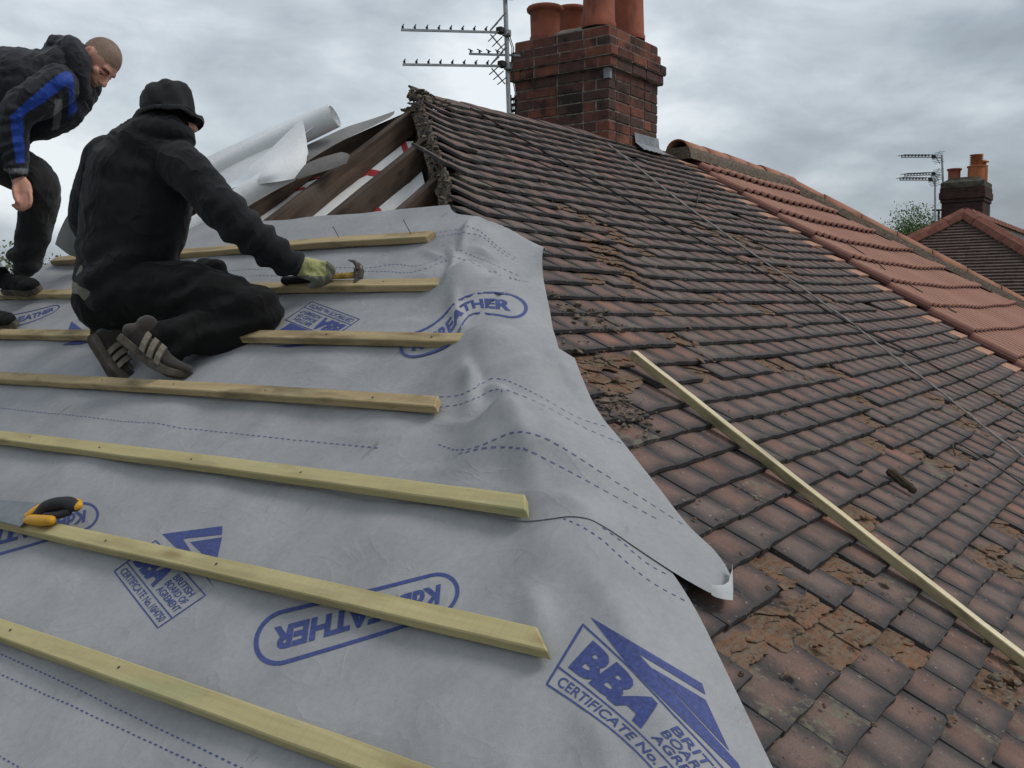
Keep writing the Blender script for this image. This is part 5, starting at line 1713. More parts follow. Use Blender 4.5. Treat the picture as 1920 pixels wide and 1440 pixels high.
def cloth_folds(amp, fr, st=(1, 1, 1), seed=0.0, ridge=0.6):
    def f(v):
        q = Vector((v.x * st[0], v.y * st[1], v.z * st[2])) * fr + Vector((seed, seed * 2, 0))
        a = noise.noise(q); c = noise.noise(q * 2.3 + Vector((5, 1, 2)))
        w = Vector((a, c, a)) * .7
        r = 1 - abs(noise.noise(q * .8 + w)) * 2.2
        return amp * (a * .6 + c * .3 + ridge * r * .5)
    return f
def fabric(name, c0, c1, scale=400, rough=0.9, sheen=0.3):
    t = NT(name, rough, 0.15)
    oc = t.pos()
    a = t.noise(5, 5, 0.6, oc); f = t.noise(scale, 2, 0.6, oc)
    c = t.mix(t.ramp(a, [(0.3, 0.0), (0.7, 1.0)]), c0, c1)
    c = t.mix(t.ramp(f, [(0.35, 0.35), (0.6, 0.0)]), c, tuple(x * .4 for x in c0))
    d = t.noise(14, 6, 0.7, oc)
    c = t.mix(t.ramp(d, [(0.62, 0.0), (0.8, 0.35)]), c, (0.05, 0.045, 0.04))
    wv = t.noise(8, 2, 0.45, oc, dist=0.6)
    rd = t.math('POWER', t.math('SUBTRACT', 1.0, t.math('ABSOLUTE', t.math('MULTIPLY', t.math('SUBTRACT', wv, .5), 4.0)), 0, True), 3.0)
    t.col(c); t.bump(t.math('ADD', t.math('MULTIPLY', t.math('ADD', f, t.noise(45, 4, 0.6, oc)), .16), rd), 0.40, 0.012)
    t.b.inputs['Sheen Weight'].default_value = sheen; t.b.inputs['Sheen Roughness'].default_value = 0.6
    return t.m
M['hoodie'] = fabric('black_hoodie', (0.0075, 0.0075, 0.0095), (0.0125, 0.0125, 0.0155), sheen=0.08)
M['trouser'] = fabric('black_work_trousers', (0.0068, 0.0066, 0.0068), (0.012, 0.0115, 0.0115), sheen=0.04)
M['hat'] = fabric('black_cotton_hat', (0.012, 0.012, 0.014), (0.02, 0.02, 0.022), sheen=0.12)
M['khaki'] = fabric('khaki_shirt', (0.12, 0.11, 0.07), (0.2, 0.18, 0.13))
M['jacket'] = fabric('dark_jacket', (0.014, 0.014, 0.019), (0.024, 0.024, 0.031), rough=.6, sheen=0.1)
M['jacket_blue'] = fabric('blue_panel', (0.012, 0.042, 0.26), (0.02, 0.07, 0.40), rough=.5, sheen=0.1)
M['jacket_grey'] = fabric('grey_panel', (0.10, 0.10, 0.105), (0.14, 0.14, 0.145))
M['jogger'] = fabric('charcoal_joggers', (0.013, 0.0125, 0.014), (0.024, 0.023, 0.024), sheen=0.15)
M['shoe'] = fabric('dark_suede', (0.022, 0.018, 0.015), (0.04, 0.033, 0.027), sheen=0.2)
M['sole'] = plain('dirty_rubber_sole', (0.085, 0.072, 0.058), 0.85, 0.2, var=0.45, scale=25, bump=0.3)
M['stripe'] = plain('cream_stripe', (0.17, 0.15, 0.118), 0.8, 0.2, var=0.3, scale=60)
M['glove'] = fabric('yellow_green_glove', (0.27, 0.27, 0.09), (0.42, 0.41, 0.17), 250, .85)
M['glove_palm'] = fabric('grey_rubber_palm', (0.08, 0.085, 0.06), (0.15, 0.15, 0.10), 250, .7)
def skin_mat(name, base, dark, amt=1.0):
    t = NT(name, 0.55, 0.35)
    oc = t.pos(); a = t.noise(14, 5, 0.6, oc); f = t.noise(260, 3, 0.6, oc)
    c = t.mix(t.ramp(a, [(0.3, 0.0), (0.7, 1.0)]), dark, base)
    c = t.mix(t.ramp(f, [(0.35, 0.35), (0.6, 0.0)]), c, dark)
    t.col(c); t.b.inputs['Subsurface Weight'].default_value = 0.12 * amt; t.b.inputs['Subsurface Radius'].default_value = (0.01, 0.004, 0.002)
    t.b.inputs['Subsurface Scale'].default_value = 0.5
    t.bump(f, 0.15, 0.002); return t.m
M['skin'] = skin_mat('skin', (0.62, 0.335, 0.255), (0.52, 0.245, 0.175))
M['stubble'] = skin_mat('stubble', (0.33, 0.19, 0.145), (0.22, 0.125, 0.095), .4)
M['buzz'] = skin_mat('cropped_hair', (0.31, 0.205, 0.15), (0.15, 0.095, 0.07), 0)
M['darkhair'] = plain('dark_hair', (0.016, 0.013, 0.011), 0.9, 0.2, var=.4, scale=120, bump=.6)
M['eye'] = plain('eye_white', (0.55, 0.52, 0.48), 0.3, 0.5, var=.05)
M['iris'] = plain('iris', (0.03, 0.025, 0.02), 0.2, 0.5)
M['brow'] = plain('eyebrow_hair', (0.05, 0.033, 0.022), 0.9, 0.1)

def in_poly(x, y, P):
    r = False; j = len(P) - 1
    for i in range(len(P)):
        if (P[i][1] > y) != (P[j][1] > y) and x < (P[j][0] - P[i][0]) * (y - P[i][1]) / (P[j][1] - P[i][1]) + P[i][0]: r = not r
        j = i
    return r

# ------------------------------------------------------------------ the kneeling man
K0 = on_L(300, 640, .03)
TORSO = [((224, 543, 3.60), .150, .138), ((242, 470, 3.60), .185, .145), ((256, 395, 3.60), .198, .150), ((268, 332, 3.60), .192, .145), ((281, 285, 3.59), .160, .125), ((294, 256, 3.59), .105, .10)]
RARM = [((333, 306, 3.53), .080), ((370, 338, 3.47), .076), ((408, 380, 3.43), .070), ((440, 412, 3.42), .067), ((486, 451, 3.45), .060), ((528, 482, 3.49), .053), ((552, 497, 3.52), .047)]
LARM = [((205, 300, 3.64), .088), ((178, 355, 3.71), .080), ((172, 415, 3.79), .072), ((200, 455, 3.88), .066), ((255, 478, 3.96), .056), ((290, 488, 4.0), .048)]
RLEG = [((250, 548, 3.58), .118), ((325, 548, 3.52), .112), ((410, 564, 3.46), .106), ((480, 586, 3.42), .092)]
RSHIN = [((482, 596, 3.42), .086), ((420, 618, 3.41), .078), ((350, 632, 3.39), .066), ((296, 634, 3.37), .057)]
LLEG = [((222, 545, 3.66), .112), ((310, 535, 3.74), .105), ((385, 545, 3.78), .090), ((430, 560, 3.79), .080)]
LSHIN = [((420, 575, 3.79), .08), ((330, 600, 3.74), .066), ((240, 625, 3.64), .056), ((200, 628, 3.60), .052)]
BUM = [((198, 566, 3.60), .112), ((240, 560, 3.60), .125), ((270, 560, 3.60), .11)]
def C(pts, k=1.0, av=None):
    out = []
    for q in pts:
        out.append((P3(*q[0]), q[1] * k, (q[2] * k if len(q) > 2 else q[1] * k), (CAMR if len(q) > 2 else None)))
    return out
mb = MB()
for ch in (TORSO,): chain(mb, C(ch, .82))
for ch in (RARM, LARM, RLEG, RSHIN, LLEG, LSHIN, BUM): chain(mb, C(ch, .72))
chain(mb, C([((296, 262, 3.59), .06), ((308, 240, 3.60), .058), ((313, 215, 3.61), .06)]))
hc = P3(313, 218, 3.61)
ellipsoid(mb, hc, (CAMR * .072, CAMF * .090, -CAMD * .095))
ellipsoid(mb, P3(365, 241, 3.62), (CAMR * .012, CAMF * .03, CAMD * .02))          # right side of the jaw and ear
ellipsoid(mb, P3(340, 236, 3.60), (CAMR * .03, CAMF * .05, CAMD * .05))
# wrist and bare ankles
chain(mb, C([((296, 634, 3.37), .036), ((272, 640, 3.365), .034)])); chain(mb, C([((200, 628, 3.60), .036), ((190, 640, 3.58), .034)]))
chain(mb, C([((540, 490, 3.50), .026), ((556, 498, 3.52), .024), ((575, 505, 3.53), .022)]))
def back_hair(c, nrm):
    x, y, d = proj_px(c); return 1 if (y < 262 and 240 < x < 356) else 0
person1 = skinned('person', mb, [M['skin'], M['darkhair']], None, .012, 5, origin=K0, assign=back_hair)
tag(person1, 'kneeling man in black hoodie, bucket hat and work trousers hammering a batten', 'person')
mb = MB()
chain(mb, C(TORSO), n=26)
chain(mb, C(RARM)); chain(mb, C(LARM))
chain(mb, C([((228, 268, 3.56), .026), ((246, 254, 3.53), .040), ((275, 246, 3.52), .046), ((310, 243, 3.52), .044), ((340, 252, 3.545), .036), ((356, 266, 3.58), .024)]))
chain(mb, C([((236, 262, 3.60), .045), ((262, 250, 3.62), .05), ((300, 250, 3.64), .055)]))
chain(mb, C([((268, 290, 3.58), .075), ((310, 292, 3.56), .073), ((342, 306, 3.53), .073)]))          # across the shoulders
chain(mb, C([((270, 290, 3.60), .075), ((235, 293, 3.62), .075), ((208, 305, 3.64), .075)]))
chain(mb, C([((280, 262, 3.53), .05), ((300, 246, 3.53), .05), ((322, 240, 3.54), .046)]))               # hood bunched behind the neck
def hood_folds(v):
    base = cloth_folds(.016, 5.5, (1, 1, .8), 3.0, .9)(v) + cloth_folds(.007, 15, (1, 1, .6), 8.0, 1.0)(v)
    x, y, d = proj_px(v)
    sl = sstep(340, 400, x)                                     # rucked sleeve
    ax = Vector(((x - 335) * .65 + (y - 300) * .76, 0, 0)).x
    base += sl * .008 * sin(ax * .16 + 2 * noise.noise(v * 9)) * sstep(90, 200, ax)
    base += .007 * sin((y - 470) * .11 + (x - 240) * .035 + 2.2 * noise.noise(v * 6)) * sstep(430, 490, y) * (1 - sl)
    return base
hoodie = skinned('hoodie', mb, [M['hoodie']], person1, .009, 5, hood_folds)
mb = MB()
for ch in (RLEG, RSHIN, LLEG, LSHIN, BUM): chain(mb, C(ch))
chain(mb, C([((225, 535, 3.60), .135, .12), ((232, 560, 3.60), .14, .125)]))
chain(mb, C([((335, 650, 3.36), .04), ((330, 665, 3.355), .03), ((338, 678, 3.35), .012)]))     # slack cuff
chain(mb, C([((385, 503, 3.60), .035), ((410, 510, 3.56), .04)]))                               # pocket flap
def trouser_folds(v):
    x, y, d = proj_px(v)
    b_ = cloth_folds(.011, 6.5, (1, 1, 1), 13.0, .9)(v) + cloth_folds(.005, 19, (1, 1, 1), 3.0, .9)(v)
    b_ += .006 * sin((x - 300) * .05 + (y - 560) * .13 + 3 * noise.noise(v * 7)) * sstep(250, 330, x)
    return b_
trousers = skinned('trousers', mb, [M['trouser']], person1, .009, 4, trouser_folds)
mb = MB(); chain(mb, C([((214, 522, 3.60), .135, .12), ((206, 538, 3.595), .128, .130)]), n=26)
skinned('shirt', mb, [M['khaki']], person1, .010, 3, cloth_folds(.006, 12, (1, 1, 1), 1.0))
# hat
up_h = (-CAMD * .985 - CAMR * .13 + CAMF * .12).normalized()
hb = P3(316, 224, 3.60)
def hat():
    m = MB(); n = 56
    q = Vector((0, 0, 1)).rotation_difference(up_h).to_matrix()
    prof = [(.116, -.018), (.120, -.006), (.108, -.005), (.092, -.002), (.088, .008), (.090, .03), (.090, .06), (.087, .09), (.079, .112), (.060, .126), (.03, .132), (.002, .131)]
    vs, fs = [], []
    for i, (r, h) in enumerate(prof):
        for k in range(n):
            a = 2 * pi * k / n
            d = Vector((r * cos(a), r * 1.13 * sin(a), h))
            w = noise.noise(Vector((cos(a) * 1.6, sin(a) * 1.6, h * 14)))
            if i < 4: d.z += .018 * w + .012 * sin(2 * a + .8); d *= 1 + .05 * noise.noise(Vector((cos(a) * 2.5, sin(a) * 2.5, 7)))
            else: d += Vector((cos(a), sin(a), 0)) * (.007 * w + .004 * sin(7 * a + h * 40)); d.z += (.008 * noise.noise(Vector((cos(a) * 2, sin(a) * 2, 3))) if h > .07 else 0)
            vs.append(hb + q @ d)
    for i in range(len(prof) - 1):
        for k in range(n): fs.append((i * n + k, i * n + (k + 1) % n, (i + 1) * n + (k + 1) % n, (i + 1) * n + k))
    m.add(vs, fs)
    return m.build('bucket_hat', M['hat'], person1, smooth=True)
ht = hat()
mb = MB()
seam = []
q_ = Vector((0, 0, 1)).rotation_difference(up_h).to_matrix()
mb.tube([hb + q_ @ Vector((.0915 * cos(a), .0915 * 1.13 * sin(a), .010 + .003 * sin(3 * a))) for a in [2 * pi * k / 40 for k in range(41)]], .0045, 6, cap=False)
mb.build('hat_band', M['hat'], ht, smooth=True)
# shoes: (heel, toe, sole normal, side towards the camera)
def shoe(heel, toe, sn, name_par, mat, L=.285, W=.098, ball=None, stripes=True, bend=0.0):
    heel, toe, sn = Vector(heel), Vector(toe), Vector(sn).normalized()
    t = (toe - heel).normalized(); sn = (sn - t * sn.dot(t)).normalized(); s = t.cross(sn).normalized()
    out = [(-.02, -.30), (.06, -.36), (.18, -.35), (.36, -.31), (.55, -.40), (.72, -.48), (.86, -.42), (.96, -.24), (1.0, 0), (.96, .26), (.86, .42), (.72, .46), (.55, .36), (.36, .28), (.18, .33), (.06, .35), (-.02, .30), (-.05, 0)]
    def pt(u, w, h):
        bd = bend * max(0, u - .62) ** 1.5
        return heel + t * (u * L) + s * (w * W) - sn * (h + bd)
    m = MB(); n = len(out)
    vs = [pt(u, w, -.020) for u, w in out] + [pt(u, w * 1.03, -.010) for u, w in out] + [pt(u, w, .008) for u, w in out]
    fs = [tuple(range(n)), tuple(2 * n + k for k in reversed(range(n)))]
    for r in range(2):
        for k in range(n): fs.append((r * n + k, r * n + n + k, r * n + n + (k + 1) % n, r * n + (k + 1) % n))
    m.add(vs, fs)
    m2 = MB()
    chain(m2, [(pt(.02, 0, .030), .036, .028, s), (pt(.14, 0, .040), .036, .040, s), (pt(.34, 0, .038), .033, .040, s), (pt(.58, 0, .030), .040, .034, s), (pt(.78, 0, .022), .045, .026, s), (pt(.93, 0, .016), .034, .020, s)], n=16)
    chain(m2, [(pt(.14, 0, .04), .036, .034, s), (pt(.13, 0, .068), .036, .036, s), (pt(.13, 0, .080), .037, .037, s)], n=16)
    up = skinned('shoe', m2, [mat], name_par, .006, 5, cloth_folds(.0018, 30, (1, 1, 1), 2.0))
    m.build('sole', M['sole'], up, bevel=.002)
    if stripes:
        sd = s if s.dot(CAMF) < 0 else -s
        m3 = MB()
        for k in range(3):
            u0 = .30 + .13 * k
            w = [.41, .44, .47][k]
            sg = 1 if sd == s else -1
            P_ = [pt(u0 + .02, sg * w, .006), pt(u0 - .02, sg * (w + .015), .03), pt(u0 - .055, sg * (w - .05), .055), pt(u0 - .075, sg * (w - .16), .070)]
            for a, c in zip(P_, P_[1:]):
                g = t * (.020)
                o = sd * .0025
                m3.add([a + o, a + g + o, c + g + o, c + o, a - sd * .01, a + g - sd * .01, c + g - sd * .01, c - sd * .01], [(0, 1, 2, 3), (4, 7, 6, 5), (0, 4, 5, 1), (2, 6, 7, 3), (1, 5, 6, 2), (0, 3, 7, 4)])
        m3.build('stripes', M['stripe'], up)
    return up
shoe(P3(232, 632, 3.335), P3(340, 724, 3.315), -CAMR * .66 + CAMD * .70 - CAMF * .12, person1, M['shoe'], L=.262, bend=.22)
shoe(P3(176, 634, 3.53), P3(232, 726, 3.50), -CAMR * .62 + CAMD * .40 - CAMF * .55, person1, M['shoe'], L=.245, bend=.18)
# glove: palm, four fingers closed on the handle, thumb
HD = proj_px(march(596, 520, lambda x, y: Lz(x) + .075, 1.5, 7))[2]
mb = MB()
chain(mb, [(P3(546, 493, HD + .0), .034, .032, CAMD), (P3(556, 497, HD), .036, .030, CAMD), (P3(570, 502, HD - .004), .040, .028, CAMD), (P3(588, 506, HD - .012), .041, .024, CAMD), (P3(600, 507, HD - .014), .037, .020, CAMD)])
FING = [[(597, 495), (612, 496), (622, 503), (623, 514), (614, 520)], [(594, 502), (608, 506), (616, 515), (614, 525), (604, 528)],
        [(588, 508), (600, 514), (605, 524), (601, 532), (592, 533)], [(580, 511), (590, 519), (593, 528), (588, 535), (580, 535)]]
for k, fp in enumerate(FING):
    dd_ = (0, -.022, -.026, -.016, .004)
    chain(mb, [(P3(x, y, HD - .006 + dd_[i] - .002 * k), (.0125, .0130, .0125, .0118, .0105)[i] * (1, 1.02, .98, .88)[k]) for i, (x, y) in enumerate(fp)], n=10)
chain(mb, [(P3(572, 512, HD - .016), .016), (P3(584, 521, HD - .030), .014), (P3(598, 525, HD - .034), .0125), (P3(609, 523, HD - .030), .0105)], n=10)
def glove_assign(c, nrm):
    x, y, d = proj_px(c); return 1 if (y > 517 + 3 * noise.noise(c * 60) or x > 612 + 6 * noise.noise(c * 50)) else 0
skinned('glove', mb, [M['glove'], M['glove_palm']], person1, .0042, 3, cloth_folds(.0016, 45, (1, 1, 1), 5.0), assign=glove_assign)
# ------------------------------------------------------------------ hammer
M['rubber'] = plain('black_rubber_grip', (0.012, 0.012, 0.013), 0.55, 0.3, var=.3, scale=80)
M['shaft'] = plain('worn_yellow_shaft', (0.36, 0.225, 0.045), 0.55, 0.4, var=0.6, scale=55)
M['hsteel'] = plain('rusty_hammer_steel', (0.10, 0.082, 0.072), 0.5, 0.5, 0.6, var=0.5, scale=40, bump=0.3)
ham = thing('hammer', P3(595, 528, HD), 'claw hammer with black grip and worn yellow shaft held in gloved hand', 'hammer')
h0, h1 = march(531, 526, lambda x, y: Lz(x) + .070, 1.5, 7), march(672, 515, lambda x, y: Lz(x) + .062, 1.5, 7)
hm = h0.lerp(h1, .45)
hx = (h1 - h0).normalized()
mb = MB(); LH = (h1 - h0).length
mb.tube([h0, h0 + hx * .012, h0 + hx * .03, h0 + hx * LH * .28, h0 + hx * LH * .45], [.014, .0185, .0145, .0165, .0135], 14); mb.build('grip', M['rubber'], ham, smooth=True)
mb = MB(); mb.tube([h0 + hx * LH * .44, h0 + hx * LH * .7, h0 + hx * (LH + .004)], [.0115, .0105, .0125], 12); mb.build('shaft', M['shaft'], ham, smooth=True)
hu = (-CAMD + CAMF * .25); hu = (hu - hx * hu.dot(hx)).normalized(); hs = hx.cross(hu)
mb = MB()
mb.box(h1 + hu * .004, (.028, .024, .034), Matrix((hx, hs, hu)).transposed())
mb.lathe(h1 - hu * .012, [(.004, 0), (.0125, .004), (.0125, -.004 - .012), (.0165, -.020), (.0165, -.034), (.0145, -.036), (.0001, -.036)], 14, ax=hu)
for sg in (-1, 1):
    P_ = [h1 + hu * .016 + hs * sg * .007, h1 + hu * .034 + hs * sg * .010 - hx * .004, h1 + hu * .046 + hs * sg * .014 - hx * .018, h1 + hu * .050 + hs * sg * .019 - hx * .038]
    mb.tube(P_, [.011, .0085, .0062, .0025], 8)
mb.build('head', M['hsteel'], ham, bevel=.0)

# ------------------------------------------------------------------ the man bending down, cut off by the frame
K1 = on_L(40, 560, .03)
SD = 4.62
STORSO = [((128, 140, SD - .02), .135, .15), ((100, 156, SD), .160, .19), ((60, 168, SD), .190, .205), ((10, 172, SD), .195, .20), ((-50, 186, SD + .01), .185, .19), ((-100, 214, SD + .02), .180, .185), ((-125, 245, SD + .02), .165, .18)]
SARM = [((108, 158, SD - .17), .085), ((72, 182, SD - .20), .080), ((36, 206, SD - .21), .074), ((26, 235, SD - .20), .068), ((27, 275, SD - .19), .058), ((32, 318, SD - .17), .048)]
SARM2 = [((105, 160, SD + .19), .085), ((70, 200, SD + .24), .075), ((40, 240, SD + .24), .065), ((10, 290, SD + .2), .055), ((-30, 320, SD + .16), .045)]
SLEG = [((-105, 245, SD), .135), ((-40, 280, SD), .122), ((25, 312, SD - .02), .105), ((74, 346, SD - .03), .090), ((72, 395, SD - .0), .083), ((62, 440, SD + .04), .076), ((50, 500, SD + .10), .062)]
SLEG2 = [((-110, 250, SD - .16), .125), ((-70, 340, SD - .28), .10), ((-48, 410, SD - .32), .085), ((-44, 480, SD - .28), .075), ((-38, 560, SD - .22), .06)]
def Cs(pts, k=1.0): return [(P3(*q[0]), q[1] * k, (q[2] * k if len(q) > 2 else q[1] * k), (CAMD if len(q) > 2 else None)) for q in pts]
Fd = (CAMR * .52 + CAMD * .85 - CAMF * .10).normalized()          # where the face points
Ud = (CAMR * .89 - CAMD * .45); Ud = (Ud - Fd * Ud.dot(Fd)).normalized()
Sd = Fd.cross(Ud).normalized()
if Sd.dot(CAMF) > 0: Sd = -Sd                                       # towards the camera
HC = P3(186, 116, SD - .03)
def H(s, f, u): return HC + Sd * s + Fd * f + Ud * u
mb = MB()
chain(mb, Cs(STORSO, .85), n=20)
for ch in (SARM, SARM2, SLEG, SLEG2): chain(mb, Cs(ch, .72))
chain(mb, [(P3(130, 135, SD), .065), (P3(155, 128, SD - .02), .062), (H(0, -.03, -.04), .065)])
ellipsoid(mb, H(0, -.012, .022), (Sd * .076, Fd * .096, Ud * .092), 28)                # skull
ellipsoid(mb, H(0, .022, -.045), (Sd * .060, Fd * .070, Ud * .078), 24)                # face
ellipsoid(mb, H(0, .050, -.100), (Sd * .034, Fd * .032, Ud * .026), 16)                # chin
ellipsoid(mb, H(0, .068, .020), (Sd * .056, Fd * .022, Ud * .018), 16)                 # brow ridge
chain(mb, [(H(0, .082, .008), .010), (H(0, .096, -.016), .0115), (H(0, .110, -.036), .0135)], n=10)   # nose
for sg in (-1, 1):
    ellipsoid(mb, H(sg * .012, .098, -.040), (Sd * .011, Fd * .012, Ud * .009), 10)      # nostril wings
    ellipsoid(mb, H(sg * .046, .058, -.022), (Sd * .022, Fd * .020, Ud * .020), 12)      # cheek bones
    ellipsoid(mb, H(sg * .078, -.018, -.014), (Sd * .008, Fd * .020, Ud * .032), 12)     # ears
    ellipsoid(mb, H(sg * .086, -.030, -.006), (Sd * .009, Fd * .012, Ud * .030), 10)
    ellipsoid(mb, H(sg * .045, .02, -.085), (Sd * .02, Fd * .035, Ud * .02), 12)         # jaw
ellipsoid(mb, H(0, .088, -.066), (Sd * .026, Fd * .010, Ud * .0065), 12)               # lips
ellipsoid(mb, H(0, .085, -.079), (Sd * .022, Fd * .010, Ud * .0065), 12)
# the hanging hand
hw = P3(33, 322, SD - .17)
chain(mb, [(P3(32, 312, SD - .17), .029, .024, CAMR), (P3(35, 335, SD - .17), .034, .022, CAMR), (P3(42, 352, SD - .175), .043, .019, CAMR), (P3(45, 364, SD - .178), .042, .016, CAMR)], n=14)
for fp in ([(56, 360), (58, 374), (55, 386), (47, 391)], [(49, 366), (50, 382), (45, 392), (38, 394)], [(42, 367), (42, 382), (37, 391), (31, 391)], [(35, 365), (33, 378), (29, 385), (24, 385)]):
    chain(mb, [(P3(x, y, SD - .185 - .012 * (i in (1, 2))), (.0098, .0098, .0090, .0080)[i]) for i, (x, y) in enumerate(fp)], n=9)
chain(mb, [(P3(30, 340, SD - .185), .0135), (P3(27, 354, SD - .20), .0120), (P3(28, 368, SD - .205), .0108), (P3(33, 378, SD - .205), .0088)], n=9)
def face_assign(c, nrm):
    d = c - HC; s, f, u = d.dot(Sd), d.dot(Fd), d.dot(Ud)
    if d.length > .2: return 0
    j = .012 * noise.noise(c * 70)
    if abs(s) > .074 and f < .01 and u < .03 and u > -.06: return 0
    line = .028 + .62 * clamp((.075 - f) / .1, -.3, 1.6) * -.055 + .02
    if u > line + j and f < .080 + j and not (abs(s) > .07 and f > -.0 and u < .0): return 2
    if f < -.04 and u > -.06: return 2
    if u < -.058 + j and f > .0 and f < .125 and u > -.14: return 1
    return 0
def face_detail(v):
    d = v - HC; s, f, u = d.dot(Sd), d.dot(Fd), d.dot(Ud)
    if d.length > .2: return 0.0
    z = 0.0
    for sg in (-1, 1):
        z -= .010 * exp(-(((s - sg * .031) / .015) ** 2 + ((u + .004) / .010) ** 2)) * (1 if f > .04 else 0)     # eye sockets
    z -= .004 * exp(-((u + .0725) / .0025) ** 2) * (1 if f > .06 and abs(s) < .026 else 0)                          # mouth line
    return z
person2 = skinned('person', mb, [M['skin'], M['stubble'], M['buzz']], None, .0052, 3, face_detail, origin=K1, assign=face_assign)
tag(person2, 'cropped-haired man in blue-striped dark jacket bending over at left edge', 'person')
for sg in (-1, 1):
    mb = MB(); ellipsoid(mb, H(sg * .031, .0665, -.008), (Sd * .0105, Fd * .0105, Ud * .0105), 16); ey = mb.build('eye', M['eye'], person2, smooth=True)
    mb = MB(); ellipsoid(mb, H(sg * .031, .0740, -.013), (Sd * .0055, Fd * .004, Ud * .005), 12); mb.build('iris', M['iris'], ey, smooth=True)
    mb = MB(); chain(mb, [(H(sg * .014, .086, .010), .003), (H(sg * .030, .086, .018), .0042), (H(sg * .048, .074, .014), .003)], n=8); mb.build('eyebrow', M['brow'], person2, smooth=True)
    mb = MB(); chain(mb, [(H(sg * .016, .074, -.002), .0055), (H(sg * .031, .0775, -.002), .0075), (H(sg * .047, .068, -.004), .0055)], n=8); mb.build('eyelid', M['skin'], person2, smooth=True)
# jacket with its panels
mb = MB()
chain(mb, Cs(STORSO), n=26); chain(mb, Cs(SARM)); chain(mb, Cs(SARM2))
chain(mb, [(P3(92, 96, SD - .02), .036), (P3(112, 86, SD - .06), .046), (P3(136, 92, SD - .10), .046), (P3(148, 115, SD - .12), .040), (P3(150, 140, SD - .12), .038), (P3(154, 163, SD - .08), .038), (P3(158, 178, SD), .040)])
chain(mb, [(P3(112, 90, SD + .06), .05), (P3(138, 105, SD + .09), .05), (P3(148, 150, SD + .08), .045), (P3(158, 178, SD + .03), .040)])
chain(mb, [(P3(150, 178, SD - .03), .065), (P3(120, 205, SD - .02), .09), (P3(80, 225, SD), .09), (P3(55, 236, SD), .075)])
chain(mb, [(P3(10, 312, SD - .165), .018), (P3(30, 322, SD - .215), .014), (P3(46, 318, SD - .17), .018)])
PAN_B = [[(125, 132), (137, 140), (139, 170), (146, 205), (128, 222), (130, 180), (126, 158), (108, 172), (82, 192), (56, 208), (44, 216), (44, 240), (47, 306), (30, 306), (20, 240), (19, 217), (32, 206), (58, 183), (88, 156), (112, 138)]]
PAN_G = [[(103, 185), (117, 186), (116, 215), (110, 242), (97, 245), (101, 212)]]
def jk_assign(c, nrm):
    if nrm.dot(CAMF) > .25: return 0
    x, y, d = proj_px(c)
    if d > SD + .05: return 0
    for P_ in PAN_B:
        if in_poly(x, y, P_): return 1
    for P_ in PAN_G:
        if in_poly(x, y, P_): return 2
    if 316 < y < 326 and x < 52 and x > 5: return 2
    return 0
def jk_folds(v):
    x, y, d = proj_px(v)
    b_ = cloth_folds(.018, 5.5, (1, 1, 1), 23.0, 1.0)(v) + cloth_folds(.009, 14, (1, 1, 1), 31.0, 1.1)(v)
    sl = sstep(60, 20, x) * sstep(190, 230, y) * sstep(SD - .08, SD - .12, d)
    return b_ + sl * .006 * sin(y * .28 + x * .1 + 2 * noise.noise(v * 12))
skinned('jacket', mb, [M['jacket'], M['jacket_blue'], M['jacket_grey']], person2, .0055, 5, jk_folds, assign=jk_assign)
mb = MB(); mb.tube([P3(158, 190, SD - .10), P3(163, 197, SD - .10), P3(166, 206, SD - .10)], .003, 6); mb.build('drawcord', M['blackplastic'], person2)
mb = MB(); chain(mb, Cs(SLEG)); chain(mb, Cs(SLEG2)); chain(mb, Cs([((30, 482, SD + .08), .04), ((45, 488, SD + .05), .045), ((66, 486, SD + .1), .035)]))
def jog_folds(v):
    x, y, d = proj_px(v)
    return cloth_folds(.012, 5, (1, 1, 1), 43.0, .8)(v) + cloth_folds(.005, 15, (1, 1, 1), 3.0, .9)(v) + .008 * sin(y * .16 + x * .06 + 2 * noise.noise(v * 8)) * sstep(430, 480, y)
skinned('joggers', mb, [M['jogger']], person2, .009, 4, jog_folds)
s1_heel = on_L(12, 541, .075); s1_toe = on_L(112, 541, .070)
shoe(s1_heel, s1_toe, Vector((SP * .9, 0, -CP)), person2, M['trouser'], L=.29, stripes=False)
s2h, s2t = on_L(-38, 606, .05), on_L(46, 606, .045)
shoe(s2h, s2t, Vector((SP, 0, -CP)), person2, M['trouser'], L=.29, stripes=False)

# ================================================================== loose things on and about the roof
# hand saw on the sixth batten
M['blade'] = plain('saw_blade_steel', (0.17, 0.18, 0.19), 0.35, 0.5, 0.7, var=0.25, scale=20)
M['yellow'] = plain('yellow_plastic', (0.60, 0.30, 0.018), 0.45, 0.4, var=0.15)
M['softblack'] = plain('soft_black_grip', (0.022, 0.022, 0.026), 0.6, 0.3, var=0.2)
kb = lambda x, y: march(x, y, lambda X, Y: Lz(X) + .062, 1.2, 6)
saw = thing('hand_saw', kb(90, 975), 'hand saw with yellow and black handle lying across a batten', 'saw')
g0, g1 = kb(152, 955), kb(52, 968)
bt0, bt1 = kb(62, 952), kb(-190, 925)
sx = (bt1 - bt0).normalized(); sn = Vector((-SP, 0, CP)); sy = sn.cross(sx).normalized()
mb = MB()
c0 = kb(66, 962)
W0, W1, LS = .055, .030, .48
if (sy.x) < 0: sy = -sy
mb.prism([c0 - sy * W0, c0 + sx * LS - sy * W1 * .4, c0 + sx * LS + sy * W1, c0 + sy * W0 * .7], sn * .0012)
for k in range(60):
    p = c0 + sx * (LS * k / 60) - sy * (W0 + (W1 * .4 - W0) * k / 60)
    mb.add([p, p + sx * LS / 60, p + sx * LS / 120 - sy * .004], [(0, 1, 2)])
mb.build('blade', M['blade'], saw)
